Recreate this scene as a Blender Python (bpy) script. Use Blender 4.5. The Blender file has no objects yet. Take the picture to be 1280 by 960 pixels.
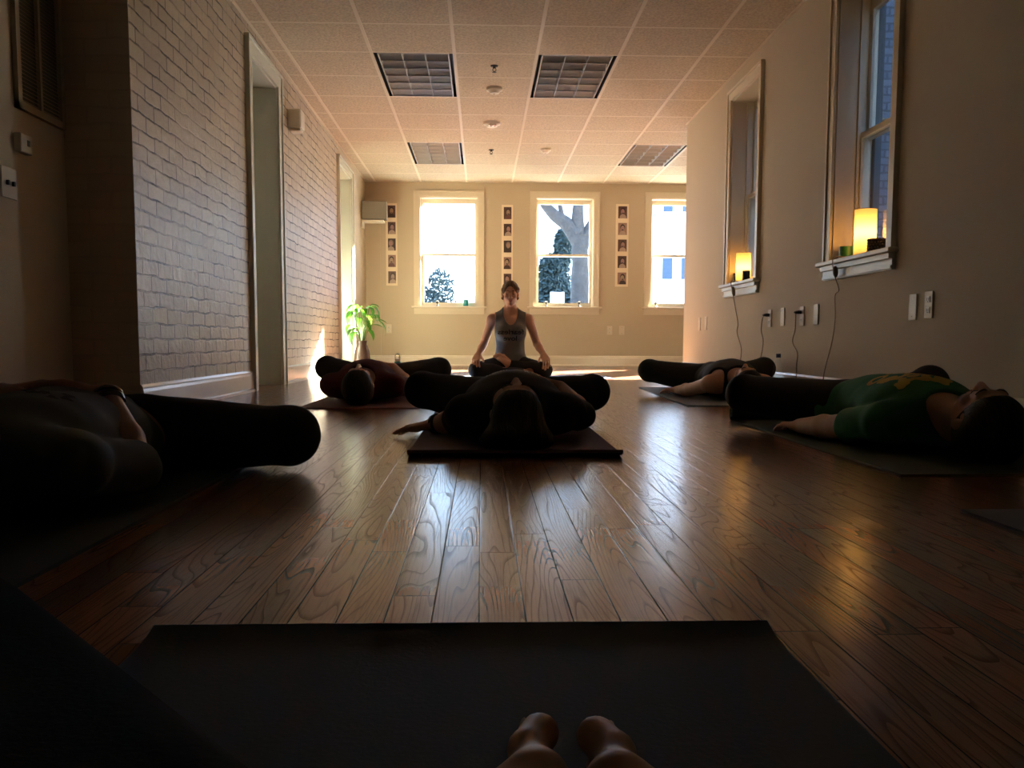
import bpy, bmesh, math, random
import numpy as np
from mathutils import Vector, Matrix
from mathutils.bvhtree import BVHTree

rnd = random.Random(7)
SC = bpy.context.scene
COL = SC.collection
R = math.radians
V = Vector

# ------------------------------------------------------------------ helpers
def tag(o, label=None, cat=None, group=None, kind=None):
    if label: o['label'] = label
    if cat: o['category'] = cat
    if group: o['group'] = group
    if kind: o['kind'] = kind
    return o

def empty(name, loc=(0, 0, 0), label=None, cat=None, group=None, kind=None):
    o = bpy.data.objects.new(name, None)
    o.empty_display_size = .1
    o.location = loc
    COL.objects.link(o)
    return tag(o, label, cat, group, kind)

def root_loc(parent):
    v = V((0, 0, 0))
    while parent is not None:
        v += parent.location
        parent = parent.parent
    return v

def link(name, me, mat, parent=None, world=True):
    o = bpy.data.objects.new(name, me)
    for m in (mat if isinstance(mat, (list, tuple)) else [mat]):
        me.materials.append(m)
    COL.objects.link(o)
    if parent is not None:
        o.parent = parent
        if world:
            off = root_loc(parent)
            me.transform(Matrix.Translation(-off))
    return o

def smooth_mesh(me, angle=None):
    if len(me.polygons):
        me.polygons.foreach_set('use_smooth', [True] * len(me.polygons))
    if angle is not None:
        me.set_sharp_from_angle(angle=angle)
    me.update()

class MB:
    """collects shapes in world space; build() links them as ONE mesh object"""
    def __init__(s): s.bm = bmesh.new(); s.mi = 0
    def face(s, vs):
        f = s.bm.faces.new(vs); f.material_index = s.mi; return f
    def hexa(s, c):
        v = [s.bm.verts.new(p) for p in c]
        for q in ((0, 3, 2, 1), (4, 5, 6, 7), (0, 1, 5, 4), (1, 2, 6, 5), (2, 3, 7, 6), (3, 0, 4, 7)):
            s.face([v[i] for i in q])
        return s
    def box(s, x0, x1, y0, y1, z0, z1, m=None):
        c = [(x0, y0, z0), (x1, y0, z0), (x1, y1, z0), (x0, y1, z0), (x0, y0, z1), (x1, y0, z1), (x1, y1, z1), (x0, y1, z1)]
        if m is not None: c = [m @ V(p) for p in c]
        return s.hexa(c)
    def prism(s, pts, axis, a0, a1):
        """extrude a 2-D outline (counter-clockwise) along an axis"""
        def P(u, v, a):
            return {'x': (a, u, v), 'y': (u, a, v), 'z': (u, v, a)}[axis]
        A = [s.bm.verts.new(P(u, v, a0)) for u, v in pts]; B = [s.bm.verts.new(P(u, v, a1)) for u, v in pts]
        n = len(pts)
        s.face(A[::-1]); s.face(B)
        for i in range(n): s.face([A[i], A[(i + 1) % n], B[(i + 1) % n], B[i]])
        return s
    def tube(s, path, rad, seg=8, cap=True):
        path = [V(p) for p in path]; n = len(path)
        rs = [rad] * n if isinstance(rad, (int, float)) else rad
        rings = []
        t0 = (path[1] - path[0]).normalized()
        up = V((0, 0, 1)) if abs(t0.z) < .9 else V((1, 0, 0))
        u = t0.cross(up).normalized()
        for i in range(n):
            t = (path[min(i + 1, n - 1)] - path[max(i - 1, 0)]).normalized()
            u = (u - t * u.dot(t)).normalized(); w = t.cross(u)
            rings.append([s.bm.verts.new(path[i] + (u * math.cos(a) + w * math.sin(a)) * rs[i]) for a in [2 * math.pi * k / seg for k in range(seg)]])
        for a, b in zip(rings, rings[1:]):
            for k in range(seg): s.face([a[k], a[(k + 1) % seg], b[(k + 1) % seg], b[k]])
        if cap: s.face(rings[0][::-1]); s.face(rings[-1])
        return s
    def lathe(s, prof, c, seg=24, m=None):
        """profile of (radius, height) about a vertical axis through c"""
        rings = []
        for r, z in prof:
            ring = []
            for k in range(seg):
                a = 2 * math.pi * k / seg
                p = V((r * math.cos(a), r * math.sin(a), z))
                if m is not None: p = m @ p
                ring.append(s.bm.verts.new(p + V(c)))
            rings.append(ring)
        for a, b in zip(rings, rings[1:]):
            for k in range(seg): s.face([a[k], a[(k + 1) % seg], b[(k + 1) % seg], b[k]])
        if prof[0][0] > 1e-5: s.face(rings[0][::-1])
        if prof[-1][0] > 1e-5: s.face(rings[-1])
        return s
    def ball(s, c, r, seg=12, ring=8, m=None):
        n0 = len(s.bm.verts)
        res = bmesh.ops.create_uvsphere(s.bm, u_segments=seg, v_segments=ring, radius=1)
        rr = (r, r, r) if isinstance(r, (int, float)) else r
        for v in res['verts']:
            p = V((v.co.x * rr[0], v.co.y * rr[1], v.co.z * rr[2]))
            if m is not None: p = m @ p
            v.co = p + V(c)
        for f in {f for v in res['verts'] for f in v.link_faces}: f.material_index = s.mi
        return s
    def torus(s, c, R0, r, n=(0, 0, 1), seg=20, sub=8, sx=1.0):
        q = V((0, 0, 1)).rotation_difference(V(n).normalized())
        rings = []
        for i in range(seg):
            a = 2 * math.pi * i / seg; ring = []
            for k in range(sub):
                b = 2 * math.pi * k / sub
                p = V(((R0 + r * math.cos(b)) * math.cos(a) * sx, (R0 + r * math.cos(b)) * math.sin(a), r * math.sin(b)))
                ring.append(s.bm.verts.new(q @ p + V(c)))
            rings.append(ring)
        for i in range(seg):
            a, b = rings[i], rings[(i + 1) % seg]
            for k in range(sub): s.face([a[k], b[k], b[(k + 1) % sub], a[(k + 1) % sub]])
        return s
    def build(s, name, mat, parent=None, smooth=None, bevel=0):
        bmesh.ops.remove_doubles(s.bm, verts=s.bm.verts, dist=1e-6)
        if bevel:
            es = [e for e in s.bm.edges if len(e.link_faces) == 2 and e.calc_face_angle(0) > .6]
            bmesh.ops.bevel(s.bm, geom=es, offset=bevel, segments=2, profile=.5, affect='EDGES', clamp_overlap=True)
        bmesh.ops.recalc_face_normals(s.bm, faces=s.bm.faces)
        me = bpy.data.meshes.new(name); s.bm.to_mesh(me); s.bm.free()
        if smooth is not None: smooth_mesh(me, R(smooth))
        return link(name, me, mat, parent)

def copy_tree(o, parent=None):
    c = o.copy(); COL.objects.link(c)
    if parent is not None: c.parent = parent
    for ch in list(o.children): copy_tree(ch, c)
    return c

# ------------------------------------------------------------------ materials
def new_mat(name):
    m = bpy.data.materials.new(name); m.use_nodes = True
    nt = m.node_tree; b = nt.nodes['Principled BSDF']
    return m, nt, b

def mat(name, col, rough=.6, metal=0, spec=.5, bump=None, var=0, sheen=0, trans=0, ior=1.45):
    m, nt, b = new_mat(name)
    b.inputs['Base Color'].default_value = (*col, 1); b.inputs['Roughness'].default_value = rough
    b.inputs['Metallic'].default_value = metal; b.inputs['Specular IOR Level'].default_value = spec
    if sheen: b.inputs['Sheen Weight'].default_value = sheen
    if trans: b.inputs['Transmission Weight'].default_value = trans; b.inputs['IOR'].default_value = ior
    tc = nt.nodes.new('ShaderNodeTexCoord')
    if bump or var:
        sc, st, dist = bump or (20, .2, .01)
        n = nt.nodes.new('ShaderNodeTexNoise'); n.inputs['Scale'].default_value = sc; n.inputs['Detail'].default_value = 4
        nt.links.new(tc.outputs['Object'], n.inputs['Vector'])
        if bump:
            bp = nt.nodes.new('ShaderNodeBump'); bp.inputs['Strength'].default_value = st; bp.inputs['Distance'].default_value = dist
            nt.links.new(n.outputs['Fac'], bp.inputs['Height']); nt.links.new(bp.outputs['Normal'], b.inputs['Normal'])
        if var:
            mx = nt.nodes.new('ShaderNodeMix'); mx.data_type = 'RGBA'
            mx.inputs['A'].default_value = (*[c * (1 - var) for c in col], 1); mx.inputs['B'].default_value = (*[min(1, c * (1 + var)) for c in col], 1)
            nt.links.new(n.outputs['Fac'], mx.inputs['Factor']); nt.links.new(mx.outputs['Result'], b.inputs['Base Color'])
    return m

def N(nt, typ, **kw):
    n = nt.nodes.new(typ)
    for k, v in kw.items(): setattr(n, k, v)
    return n

def mathn(nt, op, a, b=None, c=None):
    n = nt.nodes.new('ShaderNodeMath'); n.operation = op
    for i, x in enumerate((a, b, c)):
        if x is None: continue
        if isinstance(x, (int, float)): n.inputs[i].default_value = x
        else: nt.links.new(x, n.inputs[i])
    return n.outputs[0]

def floor_material():
    m, nt, b = new_mat('oak_strip_floor'); L = nt.links.new
    tc = N(nt, 'ShaderNodeTexCoord'); sep = N(nt, 'ShaderNodeSeparateXYZ'); L(tc.outputs['Object'], sep.inputs[0])
    W, LEN = .0595, .85
    u = mathn(nt, 'DIVIDE', mathn(nt, 'ADD', sep.outputs['X'], .0035), W)
    row = mathn(nt, 'FLOOR', u)
    wr = N(nt, 'ShaderNodeTexWhiteNoise', noise_dimensions='1D'); L(row, wr.inputs['W'])
    v = mathn(nt, 'ADD', mathn(nt, 'DIVIDE', sep.outputs['Y'], LEN), mathn(nt, 'MULTIPLY', wr.outputs['Value'], 7.3))
    brd = mathn(nt, 'FLOOR', v)
    cv = N(nt, 'ShaderNodeCombineXYZ'); L(row, cv.inputs[0]); L(brd, cv.inputs[1])
    wb = N(nt, 'ShaderNodeTexWhiteNoise', noise_dimensions='2D'); L(cv.outputs[0], wb.inputs['Vector'])
    # seams between strips and at the board ends
    fu = mathn(nt, 'FRACT', u); eu = mathn(nt, 'MULTIPLY', mathn(nt, 'MINIMUM', fu, mathn(nt, 'SUBTRACT', 1, fu)), W)
    fv = mathn(nt, 'FRACT', v); ev = mathn(nt, 'MULTIPLY', mathn(nt, 'MINIMUM', fv, mathn(nt, 'SUBTRACT', 1, fv)), LEN)
    e = mathn(nt, 'MINIMUM', eu, ev)
    seam = N(nt, 'ShaderNodeMapRange', interpolation_type='SMOOTHSTEP'); L(e, seam.inputs['Value'])
    seam.inputs['From Min'].default_value = .0002; seam.inputs['From Max'].default_value = .0016
    # oak grain: contour lines of a stretched noise, different on each board
    off = N(nt, 'ShaderNodeVectorMath', operation='SCALE'); L(wb.outputs['Color'], off.inputs[0]); off.inputs['Scale'].default_value = 40
    mp = N(nt, 'ShaderNodeMapping'); L(tc.outputs['Object'], mp.inputs['Vector']); mp.inputs['Scale'].default_value = (11, .85, 1)
    ad = N(nt, 'ShaderNodeVectorMath', operation='ADD'); L(mp.outputs[0], ad.inputs[0]); L(off.outputs[0], ad.inputs[1])
    nz = N(nt, 'ShaderNodeTexNoise'); nz.inputs['Scale'].default_value = 1.0; nz.inputs['Detail'].default_value = 1.5; nz.inputs['Roughness'].default_value = .4
    L(ad.outputs[0], nz.inputs['Vector'])
    wv = N(nt, 'ShaderNodeTexWhiteNoise', noise_dimensions='2D'); sh = N(nt, 'ShaderNodeVectorMath', operation='ADD'); L(cv.outputs[0], sh.inputs[0]); sh.inputs[1].default_value = (3.3, 7.7, 0); L(sh.outputs[0], wv.inputs['Vector'])
    slope = mathn(nt, 'MULTIPLY', mathn(nt, 'MULTIPLY', sep.outputs['X'], 150), mathn(nt, 'SUBTRACT', wv.outputs['Value'], .35))
    ring = mathn(nt, 'FRACT', mathn(nt, 'ADD', mathn(nt, 'MULTIPLY', nz.outputs['Fac'], 27), slope))
    gr = N(nt, 'ShaderNodeMapRange', interpolation_type='SMOOTHSTEP'); L(ring, gr.inputs['Value'])
    gr.inputs['From Min'].default_value = 0.0; gr.inputs['From Max'].default_value = .30
    mp2 = N(nt, 'ShaderNodeMapping'); L(tc.outputs['Object'], mp2.inputs['Vector']); mp2.inputs['Scale'].default_value = (300, 9, 1)
    ad2 = N(nt, 'ShaderNodeVectorMath', operation='ADD'); L(mp2.outputs[0], ad2.inputs[0]); L(off.outputs[0], ad2.inputs[1])
    fine = N(nt, 'ShaderNodeTexNoise'); fine.inputs['Scale'].default_value = 1; fine.inputs['Detail'].default_value = 2; L(ad2.outputs[0], fine.inputs['Vector'])
    pore = N(nt, 'ShaderNodeMapRange'); L(fine.outputs['Fac'], pore.inputs['Value']); pore.inputs['From Min'].default_value = .3; pore.inputs['From Max'].default_value = .5
    g2 = mathn(nt, 'MULTIPLY', mathn(nt, 'ADD', mathn(nt, 'MULTIPLY', gr.outputs[0], .85), .15), mathn(nt, 'ADD', mathn(nt, 'MULTIPLY', pore.outputs[0], .5), .5))
    # base tone per board
    cr = N(nt, 'ShaderNodeValToRGB'); L(wb.outputs['Value'], cr.inputs[0])
    cr.color_ramp.elements[0].color = (.205, .082, .038, 1); cr.color_ramp.elements[1].color = (.33, .143, .072, 1)
    el = cr.color_ramp.elements.new(.5); el.color = (.265, .111, .053, 1)
    dk = N(nt, 'ShaderNodeMix', data_type='RGBA', blend_type='MULTIPLY'); dk.inputs['Factor'].default_value = 1
    L(cr.outputs[0], dk.inputs['A'])
    gcol = N(nt, 'ShaderNodeMix', data_type='RGBA'); gcol.inputs['A'].default_value = (.38, .33, .30, 1); gcol.inputs['B'].default_value = (1, 1, 1, 1)
    L(g2, gcol.inputs['Factor']); L(gcol.outputs['Result'], dk.inputs['B'])
    fin = N(nt, 'ShaderNodeMix', data_type='RGBA'); fin.inputs['A'].default_value = (.012, .006, .004, 1)
    L(seam.outputs[0], fin.inputs['Factor']); L(dk.outputs['Result'], fin.inputs['B']); L(fin.outputs['Result'], b.inputs['Base Color'])
    rr = N(nt, 'ShaderNodeMapRange'); L(g2, rr.inputs['Value']); rr.inputs['To Min'].default_value = .27; rr.inputs['To Max'].default_value = .19
    L(rr.outputs[0], b.inputs['Roughness'])
    spc = mathn(nt, 'MULTIPLY', mathn(nt, 'MULTIPLY', mathn(nt, 'ADD', mathn(nt, 'MULTIPLY', g2, .95), .05), seam.outputs[0]), .62); L(spc, b.inputs['Specular IOR Level'])
    h = mathn(nt, 'ADD', mathn(nt, 'MULTIPLY', g2, .35), mathn(nt, 'MULTIPLY', seam.outputs[0], .5))
    big = N(nt, 'ShaderNodeTexNoise'); big.inputs['Scale'].default_value = 9; L(tc.outputs['Object'], big.inputs['Vector'])
    h = mathn(nt, 'ADD', h, mathn(nt, 'MULTIPLY', big.outputs['Fac'], .3))
    bp = N(nt, 'ShaderNodeBump'); bp.inputs['Strength'].default_value = .45; bp.inputs['Distance'].default_value = .0008
    L(h, bp.inputs['Height']); L(bp.outputs['Normal'], b.inputs['Normal'])
    return m

def cav2(nt, tc):
    n = N(nt, 'ShaderNodeTexNoise'); n.inputs['Scale'].default_value = 3.1; n.inputs['Detail'].default_value = 5; n.inputs['Roughness'].default_value = .65
    nt.links.new(tc.outputs['Object'], n.inputs['Vector']); return n
def N_out(nt, n, rng):
    m = N(nt, 'ShaderNodeMapRange'); nt.links.new(n.outputs['Fac'], m.inputs['Value']); m.inputs['From Min'].default_value = rng[0]; m.inputs['From Max'].default_value = rng[1]
    return m.outputs[0]
def brick_material(name, c1, c2, mortar, plane='yz', bw=.205, bh=.0735, ms=.006, bump=.9, dist=.014, patch=None):
    m, nt, b = new_mat(name); L = nt.links.new
    tc = N(nt, 'ShaderNodeTexCoord'); sep = N(nt, 'ShaderNodeSeparateXYZ'); L(tc.outputs['Object'], sep.inputs[0])
    cb = N(nt, 'ShaderNodeCombineXYZ'); L(sep.outputs['Y' if plane[0] == 'y' else 'X'], cb.inputs[0]); L(sep.outputs['Z'], cb.inputs[1])
    wob = N(nt, 'ShaderNodeTexNoise'); wob.inputs['Scale'].default_value = 6; wob.inputs['Detail'].default_value = 3; L(tc.outputs['Object'], wob.inputs['Vector'])
    ws = N(nt, 'ShaderNodeVectorMath', operation='SCALE'); L(wob.outputs['Color'], ws.inputs[0]); ws.inputs['Scale'].default_value = .034
    ad = N(nt, 'ShaderNodeVectorMath', operation='ADD'); L(cb.outputs[0], ad.inputs[0]); L(ws.outputs[0], ad.inputs[1])
    br = N(nt, 'ShaderNodeTexBrick'); L(ad.outputs[0], br.inputs['Vector'])
    br.inputs['Scale'].default_value = 1; br.inputs['Brick Width'].default_value = bw; br.inputs['Row Height'].default_value = bh
    br.inputs['Mortar Size'].default_value = ms; br.inputs['Mortar Smooth'].default_value = .35
    br.inputs['Color1'].default_value = (*c1, 1); br.inputs['Color2'].default_value = (*c2, 1); br.inputs['Mortar'].default_value = (*mortar, 1)
    b.inputs['Roughness'].default_value = .38
    nz = N(nt, 'ShaderNodeTexNoise'); nz.inputs['Scale'].default_value = 22; nz.inputs['Detail'].default_value = 6; L(tc.outputs['Object'], nz.inputs['Vector'])
    cav = N(nt, 'ShaderNodeTexNoise'); cav.inputs['Scale'].default_value = 5.5; cav.inputs['Detail'].default_value = 3; L(tc.outputs['Object'], cav.inputs['Vector'])
    dep = N(nt, 'ShaderNodeMapRange'); L(cav.outputs['Fac'], dep.inputs['Value']); dep.inputs['From Min'].default_value = .35; dep.inputs['From Max'].default_value = .65
    dep.inputs['To Min'].default_value = .35
    crack = mathn(nt, 'MULTIPLY', mathn(nt, 'POWER', br.outputs['Fac'], 2.5), N_out(nt, cav2(nt, tc), patch or (.42, .57)))
    ck = N(nt, 'ShaderNodeMix', data_type='RGBA'); L(crack, ck.inputs['Factor']); L(br.outputs['Color'], ck.inputs['A']); ck.inputs['B'].default_value = (.045, .03, .022, 1); L(ck.outputs['Result'], b.inputs['Base Color'])
    h = mathn(nt, 'SUBTRACT', mathn(nt, 'MULTIPLY', nz.outputs['Fac'], .8), mathn(nt, 'MULTIPLY', br.outputs['Fac'], dep.outputs[0]))
    bp = N(nt, 'ShaderNodeBump'); bp.inputs['Strength'].default_value = bump; bp.inputs['Distance'].default_value = dist
    L(h, bp.inputs['Height']); L(bp.outputs['Normal'], b.inputs['Normal'])
    return m

def pane_material():
    m, nt, b = new_mat('window_glass'); L = nt.links.new
    nt.nodes.remove(b)
    t = N(nt, 'ShaderNodeBsdfTransparent'); t.inputs[0].default_value = (.93, .97, .98, 1)
    g = N(nt, 'ShaderNodeBsdfGlossy'); g.inputs['Roughness'].default_value = .02
    f = N(nt, 'ShaderNodeFresnel'); 
    ge = N(nt, 'ShaderNodeNewGeometry'); L(mathn(nt, 'SUBTRACT', 1.5, mathn(nt, 'MULTIPLY', ge.outputs['Backfacing'], 1.5 - 1 / 1.5)), f.inputs['IOR'])
    mx = N(nt, 'ShaderNodeMixShader'); L(f.outputs[0], mx.inputs[0]); L(t.outputs[0], mx.inputs[1]); L(g.outputs[0], mx.inputs[2])
    L(mx.outputs[0], nt.nodes['Material Output'].inputs['Surface'])
    return m

def shade_material():
    m, nt, b = new_mat('paper_lamp_shade'); L = nt.links.new
    nt.nodes.remove(b)
    t = N(nt, 'ShaderNodeBsdfTranslucent'); t.inputs[0].default_value = (.80, .50, .17, 1)
    d = N(nt, 'ShaderNodeBsdfDiffuse'); d.inputs[0].default_value = (.85, .72, .5, 1)
    mx = N(nt, 'ShaderNodeMixShader'); mx.inputs[0].default_value = .25
    L(t.outputs[0], mx.inputs[1]); L(d.outputs[0], mx.inputs[2]); L(mx.outputs[0], nt.nodes['Material Output'].inputs['Surface'])
    return m

def hair_mat(name, col):
    m, nt, b = new_mat(name); L = nt.links.new; tc = N(nt, 'ShaderNodeTexCoord'); mp = N(nt, 'ShaderNodeMapping'); L(tc.outputs['Object'], mp.inputs['Vector']); mp.inputs['Scale'].default_value = (160, 22, 22)
    n = N(nt, 'ShaderNodeTexNoise'); n.inputs['Scale'].default_value = 1; n.inputs['Detail'].default_value = 3; n.inputs['Distortion'].default_value = .6; L(mp.outputs[0], n.inputs['Vector'])
    cr = N(nt, 'ShaderNodeValToRGB'); L(n.outputs['Fac'], cr.inputs[0]); cr.color_ramp.elements[0].position = .3; cr.color_ramp.elements[1].position = .7
    cr.color_ramp.elements[0].color = (*[c * .45 for c in col], 1); cr.color_ramp.elements[1].color = (*[c * 1.5 for c in col], 1); L(cr.outputs[0], b.inputs['Base Color'])
    b.inputs['Roughness'].default_value = .62; b.inputs['Specular IOR Level'].default_value = .3
    bp = N(nt, 'ShaderNodeBump'); bp.inputs['Strength'].default_value = .8; bp.inputs['Distance'].default_value = .006; L(n.outputs['Fac'], bp.inputs['Height']); L(bp.outputs['Normal'], b.inputs['Normal'])
    return m

M = {}
M['floor'] = floor_material()
M['plaster'] = mat('cream_plaster', (.54, .455, .325), .75, bump=(90, .12, .002))
M['trim'] = mat('cream_gloss_trim', (.68, .60, .46), .35, bump=(40, .05, .001))
M['jamb'] = mat('white_door_jamb', (.62, .64, .55), .4)
M['brick'] = brick_material('painted_brick', (.56, .47, .335), (.47, .385, .275), (.43, .35, .25), 'yz')
M['brick_end'] = brick_material('painted_brick_end', (.60, .49, .37), (.55, .44, .33), (.52, .42, .32), 'xz', bump=.2, patch=(.7, 1))
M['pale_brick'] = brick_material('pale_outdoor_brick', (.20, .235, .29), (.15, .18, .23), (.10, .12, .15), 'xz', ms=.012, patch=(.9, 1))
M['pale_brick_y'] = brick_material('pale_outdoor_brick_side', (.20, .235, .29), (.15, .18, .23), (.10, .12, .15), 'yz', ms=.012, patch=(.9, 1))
M['tile'] = mat('ceiling_tile', (.54, .465, .345), .9, bump=(60, .7, .006), var=.5)
M['tbar'] = mat('ceiling_grid_bar', (.68, .61, .48), .5)
M['slate_frame'] = mat('slate_storm_frame', (.03, .04, .055), .5)
M['glass'] = pane_material()
M['shade'] = shade_material()
M['louver'] = mat('parabolic_louver', (.36, .39, .39), .4, .3)
M['black_metal'] = mat('black_slot', (.01, .01, .01), .5)
M['reflector'] = mat('lamp_reflector', (.5, .5, .48), .4)
M['white_plastic'] = mat('white_plastic', (.72, .68, .58), .4)
M['plate'] = mat('wall_plate', (.66, .58, .46), .35)
M['chrome'] = mat('chrome', (.8, .8, .8), .12, 1)
M['dark_plastic'] = mat('dark_plastic', (.02, .018, .015), .45)
M['cord'] = mat('brown_cord', (.24, .17, .10), .5)
M['grey_speaker'] = mat('grey_speaker_cloth', (.23, .215, .175), .8, bump=(300, .3, .002))
M['paper'] = mat('photo_card', (.78, .68, .52), .7)
M['skin'] = mat('skin', (.52, .275, .185), .5, bump=(120, .06, .001), var=.06)
M['skin_tan'] = mat('skin_tan', (.42, .20, .125), .42, bump=(120, .06, .001), var=.06)
M['lip'] = mat('lip', (.38, .13, .11), .45)
M['brow'] = mat('eyebrow_hair', (.08, .05, .03), .8)
M['nail'] = mat('toenail', (.75, .62, .55), .15)
M['hair_dark'] = hair_mat('dark_hair', (.016, .010, .007))
M['hair_brown'] = hair_mat('brown_hair', (.15, .085, .045))
M['hair_grey'] = hair_mat('dark_brown_hair', (.026, .019, .014))
M['black_cloth'] = mat('black_stretch_cloth', (.011, .011, .012), .85, bump=(200, .15, .001))
M['dark_tee'] = mat('charcoal_tee', (.035, .036, .036), .9, bump=(200, .2, .001))
M['maroon_tee'] = mat('maroon_tee', (.10, .018, .02), .9, bump=(200, .2, .001))
M['grey_tee'] = mat('grey_tee', (.10, .105, .105), .9, bump=(200, .2, .001))
M['tank'] = mat('heather_grey_tank', (.15, .155, .15), .9, bump=(260, .25, .001), var=.12)
M['green_tee'] = mat('green_tee', (.035, .20, .075), .9, bump=(200, .2, .001))
M['print_black'] = mat('black_shirt_print', (.012, .012, .012), .8)
M['print_yellow'] = mat('yellow_shirt_print', (.55, .40, .06), .8)
M['print_white'] = mat('pale_shirt_print', (.38, .38, .38), .8)
M['mat_slate'] = mat('slate_yoga_mat', (.06, .072, .085), .75, spec=.25, bump=(160, .4, .002), var=.15)
M['mat_plum'] = mat('plum_yoga_mat', (.12, .055, .06), .75, spec=.25, bump=(160, .4, .002), var=.1)
M['mat_maroon'] = mat('maroon_yoga_mat', (.16, .05, .045), .75, spec=.25, bump=(160, .4, .002), var=.1)
M['mat_green'] = mat('olive_yoga_mat', (.075, .095, .062), .75, spec=.25, bump=(160, .4, .002), var=.1)
M['mat_blue'] = mat('blue_yoga_mat', (.09, .17, .36), .6, spec=.25, bump=(160, .3, .002))
M['mat_grey'] = mat('blue_grey_yoga_mat', (.10, .125, .145), .75, spec=.25, bump=(160, .4, .002), var=.1)
M['mat_dark'] = mat('charcoal_yoga_mat', (.035, .04, .04), .8, spec=.25, bump=(160, .4, .002), var=.1)
M['blanket'] = mat('black_blanket', (.008, .008, .008), .95, spec=.1, bump=(120, .4, .003))
M['leaf'] = mat('glossy_leaf', (.035, .13, .015), .35, var=.35)
M['stem'] = mat('plant_stem', (.10, .17, .04), .5)
M['vase'] = mat('brown_glazed_vase', (.09, .055, .045), .2)
M['teal'] = mat('teal_bottle', (.03, .30, .22), .35)
M['clear'] = pane_material(); M['clear'].name = 'clear_bottle'
M['candle_green'] = mat('green_candle', (.03, .16, .06), .3)
M['candle_teal'] = mat('teal_candle_glass', (.02, .22, .22), .2)
M['wax'] = mat('pale_wax', (.75, .68, .5), .5)
M['bead'] = mat('dark_bead', (.20, .12, .07), .15)
M['smoky'] = mat('smoky_glass', (.06, .05, .04), .1)
M['bark'] = mat('grey_bark', (.042, .041, .040), .9, bump=(7, 1.0, .08), var=.6)
M['foliage'] = mat('blue_green_foliage', (.025, .045, .042), .7, var=.4)
M['ground'] = mat('pale_pavement', (.55, .55, .54), .9, var=.1)
M['siding'] = mat('white_house_siding', (.85, .86, .88), .7)
M['house_glass'] = mat('house_window', (.03, .06, .11), .15)
M['roof'] = mat('grey_roof', (.22, .24, .28), .8)
M['sign'] = mat('white_sign_panel', (.85, .86, .87), .6)
def two_sided_leaf(name, col, trans=.5):
    m = M[name]; nt = m.node_tree; b = nt.nodes['Principled BSDF']
    t = nt.nodes.new('ShaderNodeBsdfTranslucent'); t.inputs[0].default_value = (*col, 1)
    mx = nt.nodes.new('ShaderNodeMixShader'); mx.inputs[0].default_value = trans
    nt.links.new(b.outputs[0], mx.inputs[1]); nt.links.new(t.outputs[0], mx.inputs[2]); nt.links.new(mx.outputs[0], nt.nodes['Material Output'].inputs['Surface'])
two_sided_leaf('leaf', (.11, .30, .02), .35)

# ------------------------------------------------------------------ the room
XL, XR, YB, YE, ZC = -1.56, 2.006, 12.42, 9.03, 2.454
XRC, YRC = -1.86, 4.21          # recessed wall near the camera, where the brick pier begins
XA = 5.0                        # far side of the alcove
YF = -5.5                       # wall behind the camera

def struct(name, mb, m, parent=None, **k):
    o = mb.build(name, m, parent, **k)
    if parent is None: o['kind'] = 'structure'
    return o

def wall_cells(mb, axis, a0, a1, u0, u1, z0, z1, holes):
    """a wall of thickness a0..a1 on an axis, running u0..u1, with rectangular holes (u0,u1,z0,z1)"""
    us = sorted({u0, u1, *[h[0] for h in holes], *[h[1] for h in holes]})
    zs = sorted({z0, z1, *[h[2] for h in holes], *[h[3] for h in holes]})
    for ua, ub in zip(us, us[1:]):
        for za, zb in zip(zs, zs[1:]):
            cu, cz = (ua + ub) / 2, (za + zb) / 2
            if any(h[0] < cu < h[1] and h[2] < cz < h[3] for h in holes): continue
            if axis == 'x': mb.box(a0, a1, ua, ub, za, zb)
            else: mb.box(ua, ub, a0, a1, za, zb)

mb = MB(); mb.box(-2.3, XA + .1, YF - .1, YB + .1, -.12, 0); struct('floor', mb, M['floor'])

# ceiling tiles (2 ft grid) with openings for the troffers
GX0, GY0, T = -.202, 6.305, .6096
LIGHTS = [(-1, 1), (1, 1), (-1, 6), (3, 6)]        # (column, first row), two rows long
skip = {(c, r + d) for c, r in LIGHTS for d in (0, 1)}
cols = [GX0 + T * k for k in range(-4, 9)]; rows = [GY0 + T * k for k in range(-20, 11)]
mb = MB()
for k in range(-4, 9):
    for j in range(-20, 11):
        if (k, j) in skip: continue
        x0, x1 = max(GX0 + T * k, -2.3), min(GX0 + T * (k + 1), XA); y0, y1 = max(GY0 + T * j, YF), min(GY0 + T * (j + 1), YB)
        if y0 < YE - .3: x1 = min(x1, XR + .05)
        if x1 - x0 < .01 or y1 - y0 < .01: continue
        g = .004
        mb.hexa([(x0 + g, y0 + g, ZC), (x1 - g, y0 + g, ZC), (x1 - g, y1 - g, ZC), (x0 + g, y1 - g, ZC), (x0, y0, ZC + .012), (x1, y0, ZC + .012), (x1, y1, ZC + .012), (x0, y1, ZC + .012)])
struct('ceiling', mb, M['tile'])
mb = MB()
for x in cols:
    if XL < x < XA: mb.box(x - .012, x + .012, YF if x < XR else YE, YB, ZC - .004, ZC + .008)
for y in rows:
    if not YF < y < YB: continue
    gaps = sorted((GX0 + T * c + .012, GX0 + T * (c + 1) - .012) for c, r in LIGHTS if abs(y - (GY0 + T * (r + 1))) < .01)
    xs = [XRC] + [v for gp in gaps for v in gp] + [XA if y > YE else XR]
    for xa, xb in zip(xs[::2], xs[1::2]): mb.box(xa, xb, y - .009, y + .009, ZC - .001, ZC + .007)
mb.box(XL, XL + .02, YRC, YB, ZC - .004, ZC + .008); mb.box(XR - .02, XR, YF, YE, ZC - .004, ZC + .008); mb.box(XL, XA, YB - .02, YB, ZC - .004, ZC + .008)
struct('trim_1', mb, M['tbar'])
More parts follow.
